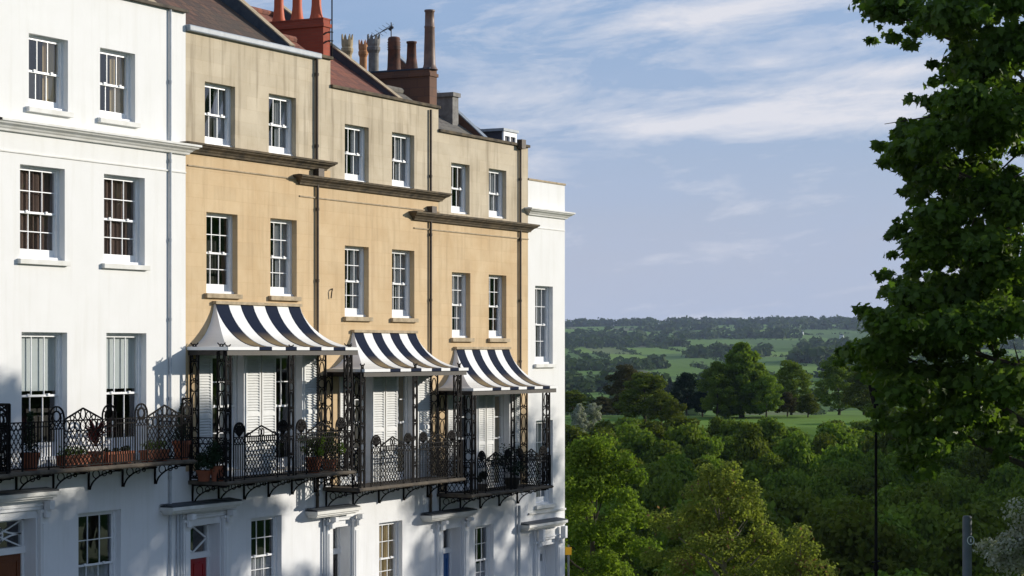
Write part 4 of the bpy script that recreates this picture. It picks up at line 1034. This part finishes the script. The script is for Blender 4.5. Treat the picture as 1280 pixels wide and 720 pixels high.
# ---- bright tree beside the end house, pale airy tree in front, blossom
p = G(742, 440, 84); make_tree('broadleaf_tree', 'bright green broadleaf tree beside the white end house', 'tree', (p.x, p.y, ground_at(p)), 3.4, 3.75 - ground_at(p) + .0, 2.8, 78, .5, 420, .13, OVAL, 'leaf_bright', seed=21, r0=.22, prof='dome', flat=.75)
p = G(903, 440, 78); make_tree('broadleaf_tree', 'airy yellow-green tree at the bottom centre, branches showing through', 'tree', (p.x, p.y, ground_at(p)), 3.0, 2.9 - ground_at(p), 2.45, 64, .5, 340, .12, OVAL, 'leaf_yellow', 'bark_pale', seed=33, r0=.16, prof='dome', flat=.8, nb=26)
p = G(1000, 440, 76); make_tree('broadleaf_tree', 'low yellow-green shrub with bronze tips at the foot of the airy tree', 'tree', (p.x, p.y, ground_at(p)), 1.2, .35 - ground_at(p), 1.15, 26, .4, 240, .11, OVAL, 'leaf_yellow', 'bark_pale', seed=34, r0=.08, prof='dome', flat=.8, nb=18)
p = G(1292, 440, 45); make_tree('hawthorn_shrub', 'shrub covered in creamy white blossom at the bottom right corner', 'shrub', (p.x, p.y, 0), .4, 3.75, 1.55, 44, .42, 520, .075, OVAL, 'blossom', seed=40, r0=.09, prof='dome', flat=.6)

# ---- trees across the street that shade the lower storeys (outside the picture)
def shade_tree(Xw, L, ztop, rad, seed, label, n=46, per=420):
    x, y = Xw + math.sin(R(SUN_AZ)) * L, -math.cos(R(SUN_AZ)) * L; z = ztop + L * math.tan(R(SUN_EL))
    make_tree('street_tree', label, 'tree', (x, y, 0), 2.6, z, rad, n, 1.15, per, .24, OVAL, 'leaf_maple', seed=seed, r0=.3, prof='dome', flat=.7)
GR = 'trees across the street, outside the picture'
shade_tree(31.5, 33, 6.3, 5.4, 51, 'broad tree across the street shading the white house', 70, 700)
shade_tree(40.0, 35, 4.9, 4.9, 52, 'tree across the street shading the red door', 64, 700)
shade_tree(53.8, 36, 4.6, 3.0, 53, 'smaller tree across the street shading the blue door', 26, 330)
shade_tree(58.5, 38, 4.6, 2.8, 54, 'loose tree across the street shading the end house', 24, 260)
shade_tree(24, 47, 7, 5.0, 55, 'tall tree across the street left of the others', 50)

# ---- valley woodland
protos = []
for k in range(7):
    rg = np.random.default_rng(100 + k); cs, rs = crown_clumps(rg, 3.0, 13.5 + rg.random() * 2, 4.6 + rg.random(), 54, 1.25, ['round', 'dome'][k % 2])
    v, f, tn = leaf_cloud(rg, cs, rs, [260 * (r / 1.35) ** 1.5 for r in rs], .30, QUAD, .7, .72)
    protos.append((np_mesh('crown', v, f, 'leaf_wood', tn), trunk_mesh(rg, cs, 3, 13, .3, 6).build('trunk', 'bark')))
for _, o in protos: COL.objects.unlink(o)
def wood_tree(p, sc, k, label, group, material=None, sz=1.0, rot=None, name='broadleaf_tree'):
    root = empty(name, p, label, 'tree', group); root.scale = (sc, sc, sc * sz); root.rotation_euler.z = random.uniform(0, 6.28)
    co = bpy.data.objects.new('crown', protos[k][0]); COL.objects.link(co); co.parent = root
    if material: co.material_slots[0].link = 'OBJECT'; co.material_slots[0].material = M[material]
    tr = bpy.data.objects.new('trunk', protos[k][1].data); COL.objects.link(tr); tr.parent = root
    return root
rr = random.Random(77); WG = 'trees of the wooded valley below the terrace'
cnt = 0
t = 112.0
while t < 364:
    l = t * .02 - 8
    lmax = t * .245 + 10
    sp = (8.4 + t / 85) if t < 300 else 10.2
    while l < lmax:
        tt, ll = t + rr.uniform(-3, 3), l + rr.uniform(-2.6, 2.6)
        if True:
            h = H(tt, ll); sc = rr.uniform(.9, 1.3)
            yt = (rr.uniform(524, 546) if tt > 345 else rr.uniform(534, 560)) if tt > 318 else rr.uniform(545, 590) + (318 - tt) * .62
            if 37 < ll < 50 and tt > 318: yt += 12
            if ll < tt * .052: yt = max(yt + 8, 548)
            hs_ = (E - (yt - HY) / FPX * tt - h) / 14.6
            if tt > 150: hs_ = max(.6, min(1.5, hs_))
            else: hs_ = max(.55, min(.8, hs_)); sc *= .8
            wood_tree(TL(tt, ll, h), sc, rr.randrange(7), 'rounded green tree in the packed wood filling the valley below the fields', WG, None, hs_ / sc); cnt += 1
        l += sp * rr.uniform(.8, 1.15)
    t += sp * .95
l = 15.0
while l < 104:
    ll, tt = l + rr.uniform(-1.5, 1.5), rr.uniform(356, 366); h = H(tt, ll)
    yt = rr.uniform(531, 542) if 40 < ll < 54 else rr.uniform(519, 537)
    hs_ = (E - (yt - HY) / FPX * tt - h) / 14.6; wood_tree(TL(tt, ll, h), rr.uniform(.75, 1.1), rr.randrange(7), 'rounded green tree in the packed wood filling the valley below the fields', WG, None, 1.0).scale.z = hs_
    l += rr.uniform(5.5, 8)
def spot(x, ytop, t, k, wpx, label, material=None, name='broadleaf_tree', sz=None, group=None):
    """a single tree on the far bank: column, row of its top, distance, width in columns"""
    p = G(x, ytop, t); g = ground_at(p); sc = wpx / FPX * t / 10.6; hgt = (p.z - g); o = wood_tree(Vector((p.x, p.y, g)), sc, k, label, group, material, name=name); o.scale.z = hgt / 14.6; return o
# the great lime and its neighbours
p = G(927, 430, 428); g = ground_at(p)
make_tree('broadleaf_tree', 'tallest bright green tree standing alone above the valley wood', 'tree', (p.x, p.y, g), 1.2, p.z - g - .5, 6.8, 150, 1.25, 330, .32, QUAD, 'leaf_bright', seed=61, r0=.5, prof='peak', flat=.65, fill=.7)
p = G(903, 452, 424); g = ground_at(p)
spot(897, 458, 424, 1, 52, 'lower green tree leaning against the left of the tallest tree')
spot(958, 468, 422, 2, 40, 'small green tree at the right foot of the tallest tree')
spot(806, 466, 398, 3, 76, 'broad green tree at the left, beside the dark conifer')
spot(782, 462, 408, 4, 50, 'dark rounded tree behind the broad tree at left', 'leaf_bronze')
spot(826, 494, 392, 5, 46, 'smaller green tree on the right flank of the broad tree at left')
spot(859, 470, 440, 0, 42, 'very dark evergreen between the broad tree and the tallest tree', 'leaf_dark')
spot(878, 488, 432, 2, 30, 'small dark evergreen left of the tallest tree', 'leaf_dark')
spot(989, 458, 446, 6, 56, 'round dark green tree right of the tallest tree')
spot(984, 492, 432, 5, 32, 'purplish bronze shrub below the round dark green tree', 'leaf_bronze')
spot(1010, 492, 428, 3, 32, 'pale bushy tree at the right edge of the lit meadow')
spot(1048, 450, 470, 1, 66, 'dim grey-green tree beside the maple leaves')
spot(1080, 462, 455, 3, 56, 'dim green tree partly behind the maple leaves')
spot(716, 488, 420, 2, 46, 'dark green tree against the edge of the white end house')
spot(752, 498, 430, 1, 40, 'bronze-green tree left of the broad tree', 'leaf_bronze')
spot(724, 508, 372, 5, 24, 'white blossoming shrub nearer the white end house', 'blossom', 'hawthorn_shrub')
spot(742, 508, 374, 4, 25, 'white blossoming shrub beside the broad tree', 'blossom', 'hawthorn_shrub')
spot(842, 506, 368, 4, 40, 'green bush in front of the dark evergreens')
for i, x in enumerate((1110, 1150, 1195, 1240, 1285)): spot(x, 500 + (i % 2) * 8, 400, i, 62, 'green tree of the row seen under the maple, behind the lamp post', group='tree row behind the maple')

# ---- hedgerow trees and copses on the far fields (one mass)
rg = np.random.default_rng(9); cs = []; rs = []
for (a, b) in hedges:
    L = math.dist(a, b); f0, f1 = 0, 1; n = int(L / (5 + a[0] / 400)); th = rg.random()
    for i in range(n):
        f = rg.random(); t = a[0] + (b[0] - a[0]) * f; l = a[1] + (b[1] - a[1]) * f
        if not (-.02 * t - 60 < l < t * .26 + 60): continue
        r = (0.8 + .8 * rg.random()) * (1 + t / 4500) if rg.random() > .06 + .12 * th else 2.4 + 2.2 * rg.random()
        cs.append(TL(t + rg.normal() * 2, l + rg.normal() * 2, H(t, l) + r * .5)); rs.append(r)
def copse(x0, x1, y, t, n, r0, dt=25):
    for i in range(n):
        p = G(x0 + (x1 - x0) * rg.random(), y, t + rg.normal() * dt); r = r0 * (.7 + .7 * rg.random()); cs.append(Vector((p.x, p.y, ground_at(p) + r * .6))); rs.append(r)
for a in ((706, 830, 0, 1500, 90, 5, 40), (830, 925, 0, 1250, 60, 5, 50), (700, 790, 0, 1050, 46, 4.5, 30), (880, 960, 0, 1500, 50, 6, 50), (700, 830, 0, 2200, 80, 6, 50), (990, 1060, 0, 2500, 80, 8, 60), (860, 960, 0, 2900, 50, 8, 50), (1030, 1200, 0, 1800, 90, 8, 80),
          (700, 1300, 0, 6180, 620, 10, 40), (700, 1000, 0, 4400, 90, 10, 60), (700, 860, 0, 3700, 60, 9, 60), (1000, 1280, 0, 3400, 90, 9, 60), (800, 1180, 0, 5400, 110, 11, 60), (925, 1010, 0, 800, 30, 4, 15), (790, 880, 0, 900, 40, 4.5, 25)): copse(*a)
v, f, tn = leaf_cloud(rg, cs, rs, [16 + r for r in rs], 1.0, QUAD, .9, .8)
# leaf clumps grow with the tree they belong to
cnts = np.array([int(16 + r) for r in rs]); scl = np.repeat(np.array(rs) * .62, cnts); vv = v.reshape(-1, 4, 3); cen = vv.mean(1, keepdims=True); vv = cen + (vv - cen) * scl[:, None, None]
me = np_mesh('hedgerows', vv.reshape(-1, 3), f, 'leaf_far', tn); o = bpy.data.objects.new('hedgerows', me); COL.objects.link(o); tag(o, 'dark hedgerows and copses dividing the distant fields', 'hedgerows', kind='stuff')
# poplars on the middle field
for i, (x, h) in enumerate(((823, 11), (828, 12), (837, 12), (846, 11))):
    p = G(x, 480, 1120); g = ground_at(p); o = wood_tree(Vector((p.x, p.y, g)), .42, i, 'narrow dark poplar in the short row on the distant green field', 'poplars on the distant field', 'leaf_dark', name='poplar_tree'); o.scale.z = h * 1.35 / 14

for i, (x, t, w, lab) in enumerate(((984, 4650, 26, 'tiny pale farmhouse with dark roof on the far hillside'), (1002, 4700, 16, 'smaller pale farm building right of the tiny farmhouse'), (1052, 4300, 20, 'tiny white farmhouse on the far hill close to the maple leaves'))):
    p = G(x, 440, t); g = ground_at(p); root = empty('farmhouse', (p.x, p.y, g), lab, 'farmhouse', 'farm buildings on the far hills'); root.rotation_euler.z = .3
    mb = MB(); mb.box(-w / 2, w / 2, -4, 4, -3, 6.5); o = mb.build('wall', 'stucco'); o.parent = root
    mb = MB(); a, b = w / 2 + .5, 4.6
    for q in ([(-a, -b, 6.4), (a, -b, 6.4), (a, 0, 10), (-a, 0, 10)], [(-a, 0, 10), (a, 0, 10), (a, b, 6.4), (-a, b, 6.4)], [(-a, -b, 6.4), (-a, 0, 10), (-a, b, 6.4)], [(a, -b, 6.4), (a, b, 6.4), (a, 0, 10)]): mb.face(q)
    o = mb.build('roof', 'slate'); o.parent = root
# ------------------------------------------------------------------ street furniture
p = G(1095, 440, 46); root = empty('street_lamp', (p.x, p.y, 0), 'slender black lamp post rising into the maple leaves', 'street lamp')
mb = MB(); mb.lathe((0, 0, 0), [(.14, 0), (.14, .12), (.1, .16), (.075, .8), (.05, .95), (.065, 1.0), (.04, 1.06), (.034, 2.7), (.06, 2.74), (.06, 2.8), (.034, 2.86), (.026, 6.1), (.06, 6.14), (.05, 6.2), (.0, 6.22)], 14)
o = mb.build('post', 'iron', smooth=True); o.parent = root
mb = MB(); mb.bar((-.22, 0, 2.9), (.22, 0, 2.9), .03); o = mb.build('ladder_bar', 'iron'); o.parent = root
mb = MB(); mb.lathe((0, 0, 6.2), [(.05, 0), (.09, .02), (.17, .42), (.2, .44), (.1, .58), (.03, .64), (.03, .72), (0, .74)], 6); o = mb.build('lantern', 'iron'); o.parent = root
p = G(1209, 440, 40); root = empty('sign_post', (p.x, p.y, 0), 'plain grey metal post beside the white blossom', 'post')
zt_ = E - (645 - HY) / FPX * 40
mb = MB(); mb.lathe((0, 0, 0), [(.085, 0), (.085, zt_ - .03), (.07, zt_), (0, zt_ + .005)], 14); o = mb.build('post', 'steel', smooth=True); o.parent = root
mb = MB(); zz = E - (675 - HY) / FPX * 40; rv = Vector((SN, -CS, 0)); fv = Vector((-CS, -SN, 0)); c0 = rv * .045 + fv * .09 + Vector((0, 0, zz)); pr = None
for k in range(14):
    an = 2 * math.pi * k / 13; q = c0 + rv * (.06 * math.cos(an)) + Vector((0, 0, .075 * math.sin(an)))
    if pr: mb.bar(pr, q, .014, .01, fv)
    pr = q
mb.bar(c0 + Vector((0, 0, -.03)), c0 + Vector((0, 0, .03)), .02, .01, fv)
o = mb.build('badge', 'paint'); o.parent = root
p = G(710.5, 440, 69); root = empty('parking_sign', (p.x, p.y, 0), 'small yellow sign plate on a thin post at the end of the terrace', 'sign')
z0_ = E - (693 - HY) / FPX * 69; mb = MB(); mb.tube([(0, 0, 0), (0, 0, z0_ + .3)], .03, 8); o = mb.build('post', 'steel'); o.parent = root
mb = MB(); c0 = Vector((0, 0, z0_ + .11)) + fv * .04; mb.bar(c0 - Vector((0, 0, .12)), c0 + Vector((0, 0, .12)), .2, .012, fv); o = mb.build('sign_plate', 'yellow'); o.parent = root

# ------------------------------------------------------------------ plants on the balconies
def potted(name, label, cat, X, Y, z, ph, pr_, kind, fh, fr, material, seed, potmat='terracotta', trough=None):
    rg = np.random.default_rng(seed); root = empty(name, (X, Y, z), label, cat, 'plants on the balconies'); mb = MB()
    if trough:
        L = trough; mb.box(-L / 2, L / 2, -.12, .12, .05, .05 + ph); mb.box(-L / 2 - .015, L / 2 + .015, -.135, .135, ph, .05 + ph + .005)
        for s_ in (-1, 1): mb.box(s_ * L * .35 - .06, s_ * L * .35 + .06, -.1, .1, 0, .05)
        o = mb.build('trough', potmat); n = 7; cs = [(L * (i / (n - 1) - .5) * .85, rg.normal() * .03, ph + .05 + fh * .4 + rg.random() * .04) for i in range(n)]; rs = [fr] * n; per = 60
    else:
        mb.lathe((0, 0, 0), [(0, 0), (pr_ * .72, 0), (pr_ * .97, ph * .8), (pr_ * 1.08, ph * .8), (pr_ * 1.1, ph), (pr_ * .98, ph), (pr_ * .95, ph * .9), (0, ph * .88)], 18); o = mb.build('plant_pot', potmat, smooth=False)
        if kind == 'cone': n = 14; cs = [(rg.normal() * .02, rg.normal() * .02, ph + fh * (i + .3) / n) for i in range(n)]; rs = [fr * (1.05 - i / n) + .02 for i in range(n)]; per = 110
        else: n = 12; cs = [tuple(rg.normal(size=2) * fr * .5) + (ph + fh * (.25 + .6 * rg.random()),) for i in range(n)]; rs = [fr * .5] * n; per = 110
    o.parent = root
    if kind == 'spiky':
        vv = []; n = 70
        for i in range(n):
            an = rg.random() * 6.28; el = .3 + rg.random() * 1.1; L = fh * (.5 + .5 * rg.random()); d = np.array([math.cos(an) * math.cos(el), math.sin(an) * math.cos(el), math.sin(el)]); s_ = np.array([-math.sin(an), math.cos(an), 0]) * .022
            b0 = np.array([0, 0, ph + .22 * rg.random() + .1]); m_ = b0 + d * L * .55; e = b0 + d * L - np.array([0, 0, .18 * L]); vv += [b0 - s_, b0 + s_, m_ + s_, m_ - s_, m_ - s_, m_ + s_, e + s_ * .15, e - s_ * .15]
        v = np.array(vv); f = np.arange(len(v)).reshape(-1, 4); tn = rg.random(len(f))
    else: v, f, tn = leaf_cloud(rg, cs, rs, [per] * len(cs), .05 if kind != 'cone' else .04, OVAL, 1.0, .3)
    me = np_mesh('foliage', v, f, material, tn); c = bpy.data.objects.new('foliage', me); COL.objects.link(c); c.parent = root
    return root
def at(x, v): return PX(x, v), -v
vp = .74
X, Y = at(38, vp); potted('potted_plant', 'dark conical evergreen in a terracotta pot behind the left end of the white house railing', 'plant', X, Y, zf1, .36, .19, 'cone', .85, .17, 'leaf_dark', 1)
X, Y = at(92, vp); potted('planter_trough', 'terracotta trough of bright green leaves on the white house balcony, the left one', 'planter', X, Y, zf1, .2, .2, 'low', .16, .12, 'leaf_shrub', 2, trough=.8)
X, Y = at(120, vp); potted('potted_plant', 'spiky purple cordyline in a pot on the white house balcony', 'plant', X, Y, zf1, .3, .18, 'spiky', .75, .2, 'leaf_purple', 3)
X, Y = at(146, vp); potted('planter_trough', 'empty-looking terracotta trough in the middle of the white house balcony', 'planter', X, Y, zf1, .22, .2, 'low', .06, .06, 'leaf_dark', 4, trough=.9)
X, Y = at(193, vp); potted('planter_trough', 'terracotta trough of pale green plants on the white house balcony, the right one', 'planter', X, Y, zf1, .2, .2, 'low', .2, .12, 'leaf_shrub', 5, trough=.75)
X, Y = at(227, vp); potted('potted_plant', 'dark conical evergreen in a terracotta pot at the right end of the white house balcony', 'plant', X, Y, zf1, .42, .2, 'cone', .85, .17, 'leaf_dark', 6)
X, Y = at(272, .75); potted('potted_plant', 'bushy dark plant in a pot in the left corner of the red door house verandah', 'plant', X, Y, zf2, .35, .18, 'bush', .6, .28, 'leaf_dark', 7)
X, Y = at(255, .5); potted('potted_plant', 'low dark green shrub in a pot against the left side of the same verandah', 'plant', X, Y, zf2, .25, .17, 'bush', .4, .22, 'leaf_dark', 8)
X, Y = at(392, .82); potted('potted_plant', 'bright green shrub in an upright terracotta pot under the widest canopy', 'plant', X, Y, zf2, .38, .19, 'bush', .5, .25, 'leaf_shrub', 9)
X, Y = at(412, .7); potted('potted_plant', 'larger green shrub in a terracotta pot at the right end of the widest verandah', 'plant', X, Y, zf2, .28, .19, 'bush', .75, .33, 'leaf_shrub', 10)
X, Y = at(640, .78); potted('potted_plant', 'big dark round bush in a dark pot on the rightmost verandah', 'plant', X, Y, zf4, .3, .22, 'bush', .95, .48, 'leaf_dark', 11, 'slab')
X, Y = at(603, .8); potted('potted_plant', 'small dark plant in a pot on the left of the rightmost verandah', 'plant', X, Y, zf4, .22, .14, 'bush', .35, .16, 'leaf_dark', 12, 'slab')
X, Y = at(3, .6)
root = empty('small_table', (X - .5, Y, zf1 - .02), 'pale garden table on the balcony at the far left edge', 'table')
mb = MB(); mb.box(-.45, .45, -.28, .28, .36, .40); o = mb.build('tabletop', 'wood_seat', bevel=.008); o.parent = root
for a in (-.38, .38):
    for b in (-.22, .22): mb = MB(); mb.bar((a, b, 0), (a, b, .36), .035); o = mb.build('leg', 'wood_seat'); o.parent = root

# ------------------------------------------------------------------ air
m = bpy.data.materials.new('air'); m.use_nodes = True; t = m.node_tree; t.nodes.remove(t.nodes['Principled BSDF'])
pv = t.nodes.new('ShaderNodeVolumePrincipled'); pv.inputs['Color'].default_value = (.62, .76, 1.0, 1); pv.inputs['Density'].default_value = 3.3e-5; pv.inputs['Anisotropy'].default_value = 0.1
t.links.new(pv.outputs[0], t.nodes['Material Output'].inputs['Volume']); M['air'] = m
mb = MB(); cs_ = [TL(-160, -2900), TL(-160, 4200), TL(9400, 4200), TL(9400, -2900)]
zlo, zhi = -40, 118
for q in ((0, 1, 2, 3),): mb.face([(cs_[i].x, cs_[i].y, zlo) for i in q]); mb.face([(cs_[i].x, cs_[i].y, zhi) for i in reversed(q)])
for i in range(4): a, b = cs_[i], cs_[(i + 1) % 4]; mb.face([(a.x, a.y, zlo), (a.x, a.y, zhi), (b.x, b.y, zhi), (b.x, b.y, zlo)])
hz = mb.build('haze', 'air'); tag(hz, 'thin bluish summer haze over the distant hills', 'haze', kind='stuff')
import bmesh
bm = bmesh.new(); bm.from_mesh(hz.data); bmesh.ops.remove_doubles(bm, verts=bm.verts, dist=.01); bmesh.ops.recalc_face_normals(bm, faces=bm.faces); bm.to_mesh(hz.data); bm.free()
